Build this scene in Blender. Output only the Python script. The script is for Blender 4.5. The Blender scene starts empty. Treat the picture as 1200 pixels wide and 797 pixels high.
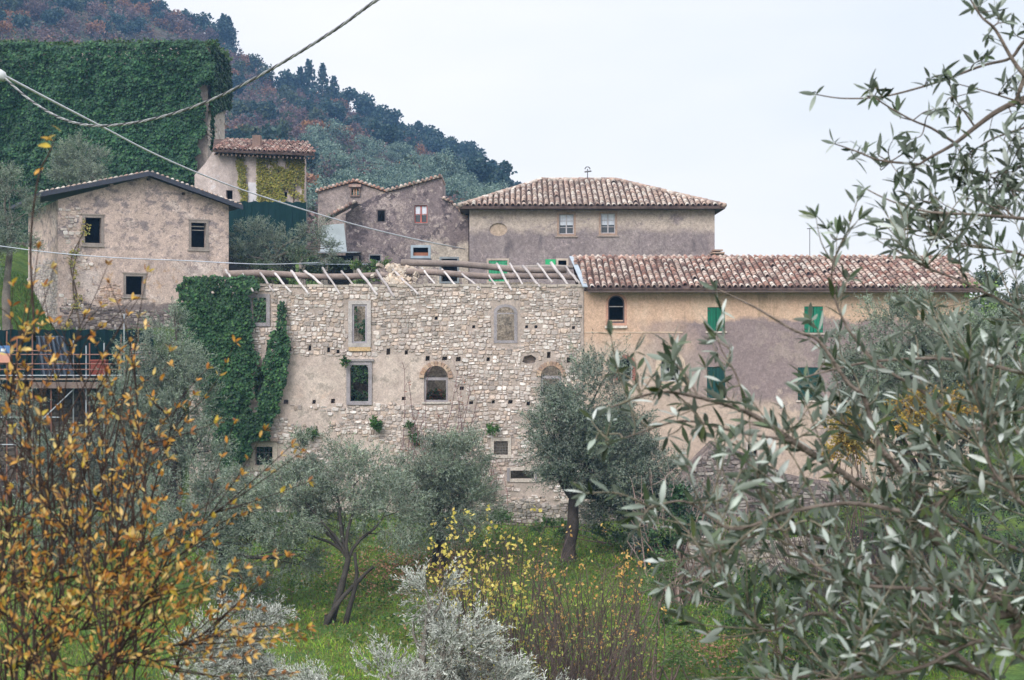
import bpy, math, random
import numpy as np
from mathutils import Vector, Matrix
from mathutils.geometry import tessellate_polygon
random.seed(7)
rng = np.random.default_rng(11)
SC = bpy.context.scene
COL = SC.collection
# ------------------------------------------------------------ camera, world, sun, exposure
CZ = 10.0; F = 1800.0; CX, CY = 600.0, 398.5
cam_d = bpy.data.cameras.new('camera'); cam = bpy.data.objects.new('camera', cam_d); COL.objects.link(cam)
cam.location = (0, 0, CZ); cam.rotation_euler = (math.radians(90), 0, 0)
cam_d.lens = 54; cam_d.sensor_width = 36; cam_d.clip_start = 0.1; cam_d.clip_end = 6000
cam_d.dof.use_dof = True; cam_d.dof.focus_distance = 66; cam_d.dof.aperture_fstop = 12.0
SC.camera = cam
SC.view_settings.view_transform = 'Standard'; SC.view_settings.look = 'None'
SC.view_settings.gamma = 1.0; SC.view_settings.exposure = 0.98
SUN_EL, SUN_AZ = math.radians(38), math.radians(208)      # azimuth from +Y, clockwise
W = bpy.data.worlds.new('World'); SC.world = W; W.use_nodes = True
nt = W.node_tree; N = nt.nodes; L = nt.links
bg = N['Background']; bg.inputs['Strength'].default_value = 0.1
sky = N.new('ShaderNodeTexSky'); sky.sky_type = 'NISHITA'; sky.sun_disc = False
sky.sun_elevation = SUN_EL; sky.sun_rotation = SUN_AZ; sky.dust_density = 3
tc = N.new('ShaderNodeTexCoord')
sep = N.new('ShaderNodeSeparateXYZ'); L.new(tc.outputs['Generated'], sep.inputs[0])
noi = N.new('ShaderNodeTexNoise'); noi.inputs['Scale'].default_value = 2.2; noi.inputs['Detail'].default_value = 4
mp = N.new('ShaderNodeMapping'); mp.inputs['Scale'].default_value = (1, 1, 3); mp.inputs['Location'].default_value = (0.35, 0, 0.1)
L.new(tc.outputs['Generated'], mp.inputs[0]); L.new(mp.outputs[0], noi.inputs[0])
cr = N.new('ShaderNodeValToRGB'); L.new(noi.outputs[0], cr.inputs[0])
cr.color_ramp.elements[0].position = 0.35; cr.color_ramp.elements[0].color = (4.88, 5.02, 5.16, 1)
cr.color_ramp.elements[1].position = 0.62; cr.color_ramp.elements[1].color = (5.8, 5.65, 5.7, 1)
zr = N.new('ShaderNodeMapRange'); L.new(sep.outputs[2], zr.inputs[0])
zr.inputs[1].default_value = 0.22; zr.inputs[2].default_value = 1.0; zr.inputs[3].default_value = 1.0; zr.inputs[4].default_value = 2.0
vm = N.new('ShaderNodeVectorMath'); vm.operation = 'SCALE'; L.new(cr.outputs[0], vm.inputs[0]); L.new(zr.outputs[0], vm.inputs['Scale'])
mx = N.new('ShaderNodeMix'); mx.data_type = 'RGBA'; mx.inputs[0].default_value = 0.95
L.new(sky.outputs[0], mx.inputs[6]); L.new(vm.outputs[0], mx.inputs[7]); L.new(mx.outputs[2], bg.inputs[0])
sd = bpy.data.lights.new('sun', 'SUN'); sun = bpy.data.objects.new('sun', sd); COL.objects.link(sun)
sd.energy = 1.5; sd.angle = math.radians(35); sd.color = (1.0, 0.955, 0.92)
sv = Vector((math.sin(SUN_AZ) * math.cos(SUN_EL), math.cos(SUN_AZ) * math.cos(SUN_EL), math.sin(SUN_EL)))
sun.rotation_euler = sv.to_track_quat('Z', 'Y').to_euler(); sun.location = sv * 200

# ------------------------------------------------------------ helpers
def P(px, py, Y): return np.array([(px - CX) / F * Y, Y, CZ + (CY - py) / F * Y])
def pix(p): return CX + p[0] / p[1] * F, CY - (p[2] - CZ) / p[1] * F

def smooth(a, b, x):
    t = np.clip((np.asarray(x, float) - a) / (b - a), 0, 1); return t * t * (3 - 2 * t)
_ph = np.random.default_rng(5).uniform(0, 6.28, (40,)); _dr = np.random.default_rng(6).normal(size=(40, 3))
def noise(p, s=1.0, o=0):
    p = np.atleast_2d(p) * s; r = 0; 
    for i in range(8):
        k = (i + o * 5) % 40; d = _dr[k] / np.linalg.norm(_dr[k])
        r = r + np.sin(p @ d * (1 + i * .55) * 2 + _ph[k]) / (1 + i * .35)
    return r / 2.6                                                   # about -1..1

def link(o, parent=None):
    COL.objects.link(o)
    if parent is not None:
        o.parent = parent
        if parent.type == 'EMPTY': o.matrix_parent_inverse = Matrix.Translation(-Vector(parent['o0']))
    return o
def thing(name, label, cat, loc, group=None):
    o = bpy.data.objects.new(name, None); COL.objects.link(o); o.location = loc; o.empty_display_size = .3
    o['o0'] = [float(v) for v in loc]; o['label'] = label; o['category'] = cat
    if group: o['group'] = group
    return o
def tag(o, label, cat=None, group=None, kind=None):
    if label: o['label'] = label
    if cat: o['category'] = cat
    if group: o['group'] = group
    if kind: o['kind'] = kind
    return o

class MB:
    def __init__(s): s.V = []; s.Fc = []; s.C = []; s.n = 0
    def add(s, v, f, col=(1, 1, 1)):
        v = np.asarray(v, float).reshape(-1, 3); s.V.append(v)
        c = np.asarray(col, float)
        if c.ndim == 1: c = np.tile(c[:3], (len(v), 1))
        s.C.append(c)
        if isinstance(f, np.ndarray): s.Fc.append(f + s.n)
        else:
            for q in f: s.Fc.append(np.array([q]) + s.n)
        s.n += len(v)
    def box(s, a, b, col=(1, 1, 1)):
        a = np.array(a, float); b = np.array(b, float)
        s.obox((a + b) / 2, [(b[0] - a[0]) / 2, 0, 0], [0, (b[1] - a[1]) / 2, 0], [0, 0, (b[2] - a[2]) / 2], col)
    def obox(s, c, ax, ay, az, col=(1, 1, 1)):
        c = np.array(c, float); ax, ay, az = map(lambda q: np.array(q, float), (ax, ay, az))
        v = [c + i * ax + j * ay + k * az for k in (-1, 1) for j in (-1, 1) for i in (-1, 1)]
        s.add(v, np.array([[0, 2, 3, 1], [4, 5, 7, 6], [0, 1, 5, 4], [2, 6, 7, 3], [0, 4, 6, 2], [1, 3, 7, 5]]), col)
    def tube(s, pts, rad, n=6, col=(1, 1, 1), cap=True):
        pts = np.asarray(pts, float); m = len(pts)
        rad = np.full(m, rad) if np.isscalar(rad) else np.asarray(rad, float)
        t = np.gradient(pts, axis=0); t /= np.linalg.norm(t, axis=1)[:, None] + 1e-9
        up = np.array([0, 0, 1.]) if abs(t[0][2]) < .9 else np.array([1., 0, 0])
        a = np.cross(t, up); a /= np.linalg.norm(a, axis=1)[:, None] + 1e-9; b = np.cross(t, a)
        th = np.arange(n) * 2 * np.pi / n
        v = pts[:, None, :] + rad[:, None, None] * (np.cos(th)[None, :, None] * a[:, None, :] + np.sin(th)[None, :, None] * b[:, None, :])
        i = np.arange(m - 1)[:, None] * n; j = np.arange(n)[None, :]; k = (j + 1) % n
        f = np.stack([i + j, i + k, i + n + k, i + n + j], -1).reshape(-1, 4)
        base = s.n
        s.add(v.reshape(-1, 3), f, col)
        if cap:
            s.Fc.append(np.array([list(range(n))[::-1]]) + base); s.Fc.append(np.array([list(range((m - 1) * n, m * n))]) + base)
    def data(s, name):
        me = bpy.data.meshes.new(name)
        if not s.V: return me
        V = np.concatenate(s.V); C = np.concatenate(s.C)
        lo = np.concatenate([f.reshape(-1) for f in s.Fc]); sz = np.concatenate([np.full(len(f), f.shape[1]) for f in s.Fc])
        me.vertices.add(len(V)); me.vertices.foreach_set('co', V.astype(np.float32).ravel())
        me.loops.add(len(lo)); me.loops.foreach_set('vertex_index', lo.astype(np.int32))
        me.polygons.add(len(sz)); st = np.concatenate([[0], np.cumsum(sz)[:-1]]); me.polygons.foreach_set('loop_start', st.astype(np.int32))
        me.update(calc_edges=True); me.polygons.foreach_set('use_smooth', np.zeros(len(sz), bool))
        ca = me.color_attributes.new('Col', 'FLOAT_COLOR', 'POINT')
        ca.data.foreach_set('color', np.concatenate([C, np.ones((len(C), 1))], 1).astype(np.float32).ravel())
        return me
    def build(s, name, mat, parent=None, sm=False):
        me = s.data(name); me.materials.append(mat)
        if sm: me.polygons.foreach_set('use_smooth', np.ones(len(me.polygons), bool))
        return link(bpy.data.objects.new(name, me), parent)

# materials -------------------------------------------------
def newmat(name, rough=.9, spec=.25):
    m = bpy.data.materials.new(name); m.use_nodes = True
    b = m.node_tree.nodes['Principled BSDF']; b.inputs['Roughness'].default_value = rough
    b.inputs['Specular IOR Level'].default_value = spec
    return m, m.node_tree.nodes, m.node_tree.links, b
def nz(N, L, vec, scale, detail=3, rough=.55, dist=0, squash=None):
    n = N.new('ShaderNodeTexNoise'); n.inputs['Scale'].default_value = scale; n.inputs['Detail'].default_value = detail
    n.inputs['Roughness'].default_value = rough; n.inputs['Distortion'].default_value = dist
    q = N.new('ShaderNodeMapping'); q.inputs['Scale'].default_value = squash or (1, 1, 1); q.inputs['Rotation'].default_value = (.43, .71, .29); q.inputs['Location'].default_value = (.37, .21, .53); L.new(vec, q.inputs[0]); vec = q.outputs[0]
    L.new(vec, n.inputs['Vector']); return n.outputs[0]
def rng_(N, L, v, a, b, c=0., d=1.):
    r = N.new('ShaderNodeMapRange'); L.new(v, r.inputs[0])
    for i, q in enumerate((a, b, c, d)): r.inputs[i + 1].default_value = q
    return r.outputs[0]
def mul(N, L, a, b):
    r = N.new('ShaderNodeMath'); r.operation = 'MULTIPLY'; L.new(a, r.inputs[0])
    if isinstance(b, float): r.inputs[1].default_value = b
    else: L.new(b, r.inputs[1])
    return r.outputs[0]
def mixc(N, L, f, a, b, mode='MIX'):
    m = N.new('ShaderNodeMix'); m.data_type = 'RGBA'; m.blend_type = mode
    if isinstance(f, float): m.inputs[0].default_value = f
    else: L.new(f, m.inputs[0])
    for i, q in ((6, a), (7, b)):
        if isinstance(q, tuple): m.inputs[i].default_value = (*q, 1)
        else: L.new(q, m.inputs[i])
    return m.outputs[2]
def bump(N, L, b, h, strength=.5, dist=.03):
    n = N.new('ShaderNodeBump'); n.inputs['Strength'].default_value = strength; n.inputs['Distance'].default_value = dist
    L.new(h, n.inputs['Height']); L.new(n.outputs[0], b.inputs['Normal'])
def m_attr(name, rough=.85, spec=.25, s1=3., amt=.35, s2=25., amt2=.2, bmp=.3, bd=.02, stain=None):
    m, N, L, b = newmat(name, rough, spec)
    a = N.new('ShaderNodeAttribute'); a.attribute_name = 'Col'
    g = N.new('ShaderNodeNewGeometry')
    c = a.outputs[0]
    if stain:
        col, sc, lo, hi = stain
        c = mixc(N, L, rng_(N, L, nz(N, L, g.outputs['Position'], sc, 6, .65), lo, hi), c, col)
    v1 = rng_(N, L, nz(N, L, g.outputs['Position'], s1), .3, .7, 1 - amt, 1 + amt)
    n2 = nz(N, L, g.outputs['Position'], s2, 4)
    v2 = rng_(N, L, n2, .3, .7, 1 - amt2, 1 + amt2)
    q = N.new('ShaderNodeVectorMath'); q.operation = 'SCALE'; L.new(c, q.inputs[0]); L.new(mul(N, L, v1, v2), q.inputs['Scale'])
    L.new(q.outputs[0], b.inputs['Base Color'])
    if bmp: bump(N, L, b, n2, bmp, bd)
    return m
def m_leaf(name, under=None, transl=.25, rough=.5, spec=.4):
    m, N, L, b = newmat(name, rough, spec)
    a = N.new('ShaderNodeAttribute'); a.attribute_name = 'Col'; g = N.new('ShaderNodeNewGeometry')
    c = a.outputs[0]
    if under: c = mixc(N, L, g.outputs['Backfacing'], c, mixc(N, L, .75, c, under))
    L.new(c, b.inputs['Base Color'])
    t = N.new('ShaderNodeBsdfTranslucent'); L.new(c, t.inputs[0])
    s = N.new('ShaderNodeMixShader'); s.inputs[0].default_value = transl
    L.new(b.outputs[0], s.inputs[1]); L.new(t.outputs[0], s.inputs[2]); L.new(s.outputs[0], N['Material Output'].inputs[0])
    return m
def m_plaster(name, base, layers=(), grain=(14., .18), cloud=(.7, .2), bmp=.5, bd=.03, rough=.95):
    """layers: (colour, [conditions]); condition = ('n', scale, lo, hi[, squash]) noise, or ('p', (ax,ay,az), offset, soft, namp, nscale)"""
    m, N, L, b = newmat(name, rough, .15); g = N.new('ShaderNodeNewGeometry'); pos = g.outputs['Position']
    c = None; cur = base
    for col, conds in layers:
        f = None
        for cd in conds:
            if cd[0] == 'n':
                mm = (cd[2] + cd[3]) / 2; hw_ = (cd[3] - cd[2]) * .28; v = rng_(N, L, nz(N, L, pos, cd[1], 9, .72, 0, cd[4] if len(cd) > 4 else None), mm - hw_, mm + hw_)
            else:
                d = N.new('ShaderNodeVectorMath'); d.operation = 'DOT_PRODUCT'; L.new(pos, d.inputs[0]); d.inputs[1].default_value = cd[1]
                n = rng_(N, L, nz(N, L, pos, cd[5], 9, .72), .2, .8, cd[2] - cd[4] * .5, cd[2] + cd[4] * .5)
                s = N.new('ShaderNodeMath'); s.operation = 'ADD'; L.new(d.outputs['Value'], s.inputs[0]); L.new(n, s.inputs[1])
                v = rng_(N, L, s.outputs[0], -cd[3], cd[3])
            f = v if f is None else mul(N, L, f, v)
        cur = mixc(N, L, f, cur, col)
    v1 = rng_(N, L, nz(N, L, pos, cloud[0], 6, .6), .3, .7, 1 - cloud[1], 1 + cloud[1])
    n2 = nz(N, L, pos, grain[0], 6, .75)
    v2 = rng_(N, L, n2, .32, .68, 1 - grain[1] * 1.7, 1 + grain[1] * 1.7)
    n3 = nz(N, L, pos, grain[0] * .28, 6, .75)
    v2 = mul(N, L, v2, rng_(N, L, n3, .32, .68, 1 - grain[1] * 1.3, 1 + grain[1] * 1.1))
    q = N.new('ShaderNodeVectorMath'); q.operation = 'SCALE'
    if isinstance(cur, tuple): q.inputs[0].default_value = cur
    else: L.new(cur, q.inputs[0])
    L.new(mul(N, L, v1, v2), q.inputs['Scale']); L.new(q.outputs[0], b.inputs['Base Color'])
    bump(N, L, b, n2, bmp, bd)
    return m

M = {}
M['stone'] = m_attr('stone', .95, .1, 1.2, .12, 14, .22, .7, .03, stain=((.13, .115, .09), 2.3, .56, .78))
M['tile'] = m_attr('clay_tile', .9, .15, 1.0, .2, 18, .3, .4, .01, stain=((.34, .30, .26), 4., .52, .66))
M['wood'] = m_attr('weathered_wood', .9, .15, 2., .2, 30, .3, .5, .01)
M['bark'] = m_attr('bark', .95, .1, 3., .3, 30, .35, .8, .03)
M['paint'] = m_attr('paint', .6, .3, 2., .12, 30, .08, .15, .004)
M['metal'] = m_attr('metal', .5, .5, 2., .15, 30, .15, .2, .004)
M['olive'] = m_leaf('olive_leaf', (.28, .33, .28), .1, .6, .15)
M['olive_near'] = m_leaf('olive_leaf_near', (.24, .28, .25), .05, .55, .18)
M['olive_silver'] = m_leaf('olive_leaf_silver', (.55, .58, .54), .1, .5, .3)
M['leaf'] = m_leaf('leaf', None, .3)
M['ivy'] = m_leaf('ivy_leaf', None, .12, .5, .25)
M['autumn'] = m_leaf('autumn_leaf', None, .4, .6)
M['twig'] = m_attr('twig', .9, .15, 3., .3, 30, .2, .2, .005)
def m_glass():
    m, N, L, b = newmat('window_glass', .08, .6); b.inputs['Base Color'].default_value = (.05, .06, .07, 1); return m
M['glass'] = m_glass()
M['dark'] = m_plaster('painted_room_dark', (.02, .018, .016))  # near-black colour standing for the shade inside rooms and the shed
M['cloth'] = m_attr('cloth', .9, .1, 3., .1, 40, .1, .2, .005)

# ------------------------------------------------------------ vertical planes, slabs, windows
class Plane:
    """vertical plane; u runs along du, v is world z, n points to the viewer"""
    def __init__(s, O, du=(1, 0)):
        s.O = np.array([O[0], O[1], 0.]); d = np.array([du[0], du[1], 0.]); s.u = d / np.linalg.norm(d)
        s.n = np.array([s.u[1], -s.u[0], 0.]); s.z = np.array([0, 0, 1.])
    def w(s, u, v, d=0.):
        u = np.asarray(u, float)[..., None]; v = np.asarray(v, float)[..., None]; d = np.asarray(d, float)[..., None]
        return s.O + u * s.u + v * s.z + d * s.n
    def uv(s, px, py):
        r = np.array([(px - CX) / F, 1., (CY - py) / F]); o = np.array([0, 0, CZ])
        t = np.dot(s.O - o, s.n) / np.dot(r, s.n); p = o + r * t
        return float(np.dot(p - s.O, s.u)), float(p[2])
    def rect(s, x0, y0, x1, y1):
        a = s.uv(x0, y1); b = s.uv(x1, y0); return a[0], a[1], b[0], b[1]
def R4(u0, v0, u1, v1): return [(u0, v0), (u1, v0), (u1, v1), (u0, v1)]
def arch(u0, v0, u1, v1, rise=None, n=8):
    c = (u0 + u1) / 2; r = (u1 - u0) / 2; rise = r if rise is None else rise
    return [(u0, v0), (u1, v0)] + [(c + r * math.cos(t), v1 - rise + rise * math.sin(t)) for t in [math.pi * i / n for i in range(n + 1)]]
def slab(mb, pl, outline, holes, d0, d1, col=(1, 1, 1)):
    """solid plate between depths d0 (front, larger) and d1 (back) with holes"""
    loops = [outline] + list(holes)
    tri = tessellate_polygon([[Vector((a, b, 0)) for a, b in lp] for lp in loops])
    flat = [q for lp in loops for q in lp]; n = len(flat)
    A_ = lambda q: .5 * sum(q[i][0] * q[(i + 1) % len(q)][1] - q[(i + 1) % len(q)][0] * q[i][1] for i in range(len(q)))
    tot_ = sum(abs(A_([flat[i] for i in t])) for t in tri); ex_ = abs(A_(outline)) - sum(abs(A_(h)) for h in holes)
    if abs(tot_ - ex_) > .01: print('SLAB AREA', tot_, ex_, len(holes))
    U = np.array([q[0] for q in flat]); Vv = np.array([q[1] for q in flat])
    v = np.concatenate([pl.w(U, Vv, np.full(n, d0)), pl.w(U, Vv, np.full(n, d1))])
    fs = []
    for t in tri:
        a, b, c = t; cr_ = (U[b] - U[a]) * (Vv[c] - Vv[a]) - (Vv[b] - Vv[a]) * (U[c] - U[a])
        if cr_ < 0: a, b, c = a, c, b
        fs.append((a, b, c)); fs.append((c + n, b + n, a + n))
    k = 0
    for lp in loops:
        m = len(lp)
        for i in range(m): j = (i + 1) % m; fs.append((k + i, k + j, k + j + n, k + i + n))
        k += m
    mb.add(v, fs, col)
def ring(mb, pl, outer, inner, d0, d1, col): slab(mb, pl, outer, [inner], d0, d1, col)
def bar(mb, pl, u0, v0, u1, v1, d0, d1, col):
    c = pl.w((u0 + u1) / 2, (v0 + v1) / 2, (d0 + d1) / 2)
    mb.obox(c, pl.u * (u1 - u0) / 2, pl.n * (d0 - d1) / 2, pl.z * (v1 - v0) / 2, col)
def inpoly(U, Vv, poly):
    U = np.asarray(U); Vv = np.asarray(Vv); r = np.zeros(U.shape, bool); m = len(poly)
    for i in range(m):
        x0, y0 = poly[i]; x1, y1 = poly[(i + 1) % m]
        c = ((y0 > Vv) != (y1 > Vv)) & (U < (x1 - x0) * (Vv - y0) / (y1 - y0 + 1e-12) + x0); r ^= c
    return r

def stones(pl, u0, v0, u1, v1, keep, parent, h=(.13, .26), w=(.18, .45), proud=.05, ind=300, pal=None, name='stone', seed=0, warp=.08):
    R = random.Random(seed); out = []
    pal = pal or [(.53, .47, .43), (.58, .52, .48), (.47, .41, .375), (.63, .58, .54), (.54, .44, .37), (.40, .355, .33), (.68, .64, .61), (.50, .41, .35), (.52, .47, .44)]
    v = v0
    while v < v1:
        hh = R.uniform(*h); u = u0 + R.uniform(-.3, 0)
        while u < u1:
            ww = R.uniform(*w) * (1 if R.random() < .8 else .6)
            subs = [(u, v + R.uniform(-.02, .02), ww, hh * R.uniform(.8, 1.12))] if R.random() < .72 or hh < h[0] * 1.3 else [(u, v, ww, hh * .5), (u, v + hh * .5, ww * .95, hh * .5)]
            for (a, b, c, d) in subs:
                uc, vc = a + c / 2, b + d / 2 + warp * math.sin(a * .9 + b * .6 + seed) + .03 * math.sin(a * 4.1 + b)
                if keep(uc, vc, c / 2, d / 2): out.append((uc, vc, c * .97, d * .96))
            u += ww
        v += hh
    def one(mb, s, off):
        uc, vc, c, d = s; k = 8; base = R.choice(pal); f = R.uniform(.82, 1.18); col = tuple(x * f for x in base)
        au, av, ad = [], [], []; pr = proud * R.uniform(.5, 1.3); tu, tv = R.uniform(-.015, .015), R.uniform(-.015, .015)
        sq = R.uniform(.35, .7); js = [R.uniform(.86, 1.04) for _ in range(k)]
        for lay, (sc, dd) in enumerate(((1.02, -.01), (.8, pr))):
            for i in range(k):
                t = 2 * math.pi * (i + .5) / k; x = math.copysign(abs(math.cos(t)) ** sq, math.cos(t)); y = math.copysign(abs(math.sin(t)) ** sq, math.sin(t))
                j = js[i]
                au.append(uc + x * c / 2 * sc * j); av.append(vc + y * d / 2 * sc * j); ad.append(dd + (tu * x + tv * y if lay else 0))
        an_ = R.gauss(0, .09); ca, sa = math.cos(an_), math.sin(an_); au = np.array(au) - uc; av = np.array(av) - vc
        p = pl.w(uc + au * ca - av * sa, vc + au * sa + av * ca, np.array(ad) + off)
        fs = [(i, (i + 1) % k, k + (i + 1) % k, k + i) for i in range(k)] + [tuple(range(k, 2 * k))]
        mb.add(p, fs, col)
    out.sort(key=lambda s: -s[2] * s[3])
    for s in out[:ind]:
        mb = MB(); one(mb, s, 0); mb.build(name, M['stone'], parent)
    if out[ind:]:
        mb = MB()
        for s in out[ind:]:
            one(mb, s, 0)
        tag(mb.build(name + '_mass', M['stone'], parent), None, kind='stuff')

# tiles ------------------------------------------------------
TPAL = [(.42, .27, .22), (.52, .39, .34), (.30, .17, .14), (.58, .49, .44), (.47, .34, .29), (.22, .14, .125), (.63, .56, .51), (.36, .20, .16), (.55, .44, .39), (.27, .18, .16)]
TPAL = [tuple(v * .88 for v in c) for c in TPAL]
def tile_geo(w, Lg, hgt=.5, n=6):
    v = []; 
    for (y, ww, zz) in ((0, w, .035), (Lg, w * .8, 0.)):
        for i in range(n + 1):
            t = math.pi * i / n; v.append((-math.cos(t) * ww / 2, y, math.sin(t) * ww * hgt + zz))
    for i in range(n + 1):                                            # thickness at the lower lip
        t = math.pi * i / n; v.append((-math.cos(t) * (w / 2 - .022), 0, math.sin(t) * (w * hgt - .022) + .035))
    m = n + 1
    f = [(i, i + 1, m + i + 1, m + i) for i in range(n)] + [(2 * m + i, 2 * m + i + 1, i + 1, i) for i in range(n)]
    return np.array(v), np.array(f)
def tiles(O, U, S, inside, umax, smax, parent, sp=.27, row=.36, ind=300, seed=0, pal=TPAL):
    """O eave left corner, U along the eave, S up the slope"""
    R = random.Random(seed); O = np.array(O, float); U = np.array(U, float) / np.linalg.norm(U); S = np.array(S, float) / np.linalg.norm(S)
    Nn = np.cross(U, S); gv, gf = tile_geo(sp * .74, row * 1.2)
    sh = []
    for k in range(10):
        mb = MB(); c = pal[k % len(pal)]; cc = np.array(c) * R.uniform(.85, 1.1)
        mb.add(gv * np.array([1, 1, R.uniform(.9, 1.1)]), gf, cc); me = mb.data('roof_tile'); me.materials.append(M['tile']); me.polygons.foreach_set('use_smooth', np.ones(len(me.polygons), bool)); sh.append(me)
    T = []
    for j in range(int(smax / row) + 1):
        for i in range(int(umax / sp) + 1):
            u = (i + .5) * sp; s = j * row
            if inside(u, s + row * .4): T.append((u, s))
    mass = MB(); cnt = 0
    for k, (u, s) in enumerate(T):
        if R.random() < .012: continue
        a = R.uniform(-.045, .045); y = S * math.cos(a) + U * math.sin(a); x = np.cross(y, Nn)
        p = O + U * (u + R.uniform(-.015, .015)) + S * (s + R.uniform(-.035, .035)) + Nn * (.03 + R.uniform(0, .015))
        if cnt < ind:
            m = Matrix(((x[0], y[0], Nn[0], p[0]), (x[1], y[1], Nn[1], p[1]), (x[2], y[2], Nn[2], p[2]), (0, 0, 0, 1)))
            o = bpy.data.objects.new('roof_tile', R.choice(sh)); link(o, parent); o.matrix_basis = m; cnt += 1
        else:
            mass.add(p + gv[:, :1] * x + gv[:, 1:2] * y + gv[:, 2:] * Nn, gf, np.array(R.choice(pal)) * R.uniform(.8, 1.12))
    if mass.V: tag(mass.build('roof_tile_mass', M['tile'], parent, True), None, kind='stuff')

# leaves -----------------------------------------------------
def unit(a): return a / (np.linalg.norm(a, axis=-1, keepdims=True) + 1e-9)
def leaf_quads(mb, o, d, length, width, cols, nrm=None, fold=0.):
    """o,d (n,3): base and direction of each leaf"""
    n = len(o); d = unit(d)
    r = rng.normal(size=(n, 3)) if nrm is None else nrm
    s = unit(np.cross(d, r)); nn = np.cross(s, d)
    length = np.broadcast_to(length, (n,))[:, None]; width = np.broadcast_to(width, (n,))[:, None]
    m = o + d * length * .5 + nn * length * .08
    v = np.stack([o, m + s * width / 2, o + d * length, m - s * width / 2], 1).reshape(-1, 3)
    f = np.arange(n * 4).reshape(n, 4)
    mb.add(v, f, np.repeat(cols, 4, 0))
def pal_cols(n, pal, jit=.2):
    pal = np.array(pal); i = rng.integers(0, len(pal), n)
    return pal[i] * rng.uniform(1 - jit, 1 + jit, (n, 1))
OLIVE = [(.052, .088, .05), (.08, .125, .075), (.13, .175, .115), (.03, .05, .032), (.20, .25, .175)]
def twigs_foliage(mb, o, d, tl, k, ll, lw, pal, droop=.0, spread=.75, jit=.2, tw=None):
    """o,d (n,3) twig bases and directions, k leaves along each"""
    n = len(o); d = unit(d); t = np.linspace(.12, 1, k)[None, :, None]
    tl = np.broadcast_to(tl, (n,))[:, None, None]
    bend = np.array([0, 0, -droop])[None, None, :] * (t ** 2) * tl
    pos = o[:, None, :] + d[:, None, :] * t * tl + bend
    perp = unit(np.cross(np.repeat(d[:, None, :], k, 1), rng.normal(size=(n, k, 3))))
    ld = unit(d[:, None, :] * (1 - spread * .5) + perp * spread + rng.normal(size=(n, k, 3)) * .15)
    c = np.repeat(pal_cols(n, pal, jit), k, 0) * rng.uniform(.8, 1.25, (n * k, 1))
    c = c * np.clip(1 + .5 * np.repeat(noise(o, 1.3, 3), k)[:, None], .35, 1.7)
    leaf_quads(mb, pos.reshape(-1, 3), ld.reshape(-1, 3), ll * rng.uniform(.7, 1.2, n * k), lw * rng.uniform(.8, 1.2, n * k), c)
    if tw is not None:
        for i in range(0, n, 3): tw.tube([o[i], o[i] + d[i] * tl[i, 0, 0] * .5 + bend[0, k // 2], o[i] + d[i] * tl[i, 0, 0] + bend[0, -1]], [.008, .006, .003], 3, (.2, .18, .15), False)
def crown_twigs(c, r, n, up=.35, shell=.55, out=.8):
    m = max(4, n // 42); qc = unit(rng.normal(size=(m, 3))); rc = shell + (1.02 - shell) * rng.random((m, 1)) ** .7; k = rng.integers(0, m, n)
    q = qc[k] * rc[k] + rng.normal(size=(n, 3)) * .15; rr = np.linalg.norm(q, axis=1)[:, None]; q = q / rr
    bump_ = 1 + .22 * noise(q * 2 + np.array(c) * .37, 1.3)[:, None]
    o = np.array(c) + q * rr * np.array(r) * bump_
    d = unit(q * out + rng.normal(size=(n, 3)) * .45 + np.array([0, 0, up])); return o, d
def limb(mb, a, b, r0, r1, sag=.12, n=6, col=(.19, .17, .15), sides=7):
    a = np.array(a, float); b = np.array(b, float); t = np.linspace(0, 1, n)[:, None]; L_ = np.linalg.norm(b - a)
    p = a + (b - a) * t + np.sin(t * np.pi) * unit(rng.normal(size=3)) * L_ * sag + np.sin(t * 2.2 * np.pi) * unit(rng.normal(size=3)) * L_ * sag * .4
    p[0] = a; p[-1] = b
    mb.tube(p, np.linspace(r0, r1, n) * rng.uniform(.9, 1.1, n), sides, col, False); return p
def tree(name, label, cat, base, fork, lobes, n_tw, k, tl, ll, lw, pal, mat, group=None, trunk_r=.2, up=.35, barkc=(.19, .17, .15), shell=.45, droop=.1, spread=.75, twl=True, out=.8, stems=None):
    """lobes: list of (centre, radii, weight)"""
    t = thing(name, label, cat, tuple(base), group)
    tk = MB()
    base = np.array(base, float); fork = np.array(fork, float)
    if trunk_r < .16:
        for q in range(2): limb(tk, base + np.array([rng.normal(0, .25), rng.normal(0, .25), -.2]), fork + rng.normal(0, .35, 3), trunk_r * .8, trunk_r * .4, .1, 8, barkc, 7)
    pts = limb(tk, base - np.array([0, 0, .15]), fork, trunk_r * 1.15, trunk_r * .72, .06, 8, barkc, 9)
    tk.tube([base - np.array([0, 0, .2]), base + np.array([0, 0, .25])], [trunk_r * 1.5, trunk_r * 1.08], 9, barkc, False)
    tk.build('trunk', M['bark'], t, True)
    br = MB(); tw = MB(); fo = MB()
    tot = sum(l[2] for l in lobes)
    for c, r, w_ in lobes:
        c = np.array(c, float); m = fork + (c - fork) * .9
        p = limb(br, fork, m, trunk_r * .55, trunk_r * .16, .12, 7, barkc)
        n = int(n_tw * w_ / tot); o, d = crown_twigs(c, r, n, up, shell, out)
        for q in range(5):
            e = o[rng.integers(0, n)]; limb(br, p[rng.integers(3, 7)], e, trunk_r * .17, trunk_r * .05, .15, 5, barkc, 4)
        twigs_foliage(fo, o, d, tl * rng.uniform(.6, 1.3, n), k, ll, lw, pal, droop, spread, .22, tw if twl else None)
    br.build('branch', M['bark'], t, True)
    if tw.V: tag(tw.build('twigs', M['twig'], t), None, kind='stuff')
    tag(fo.build('foliage', mat, t), None, kind='stuff')
    return t
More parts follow.
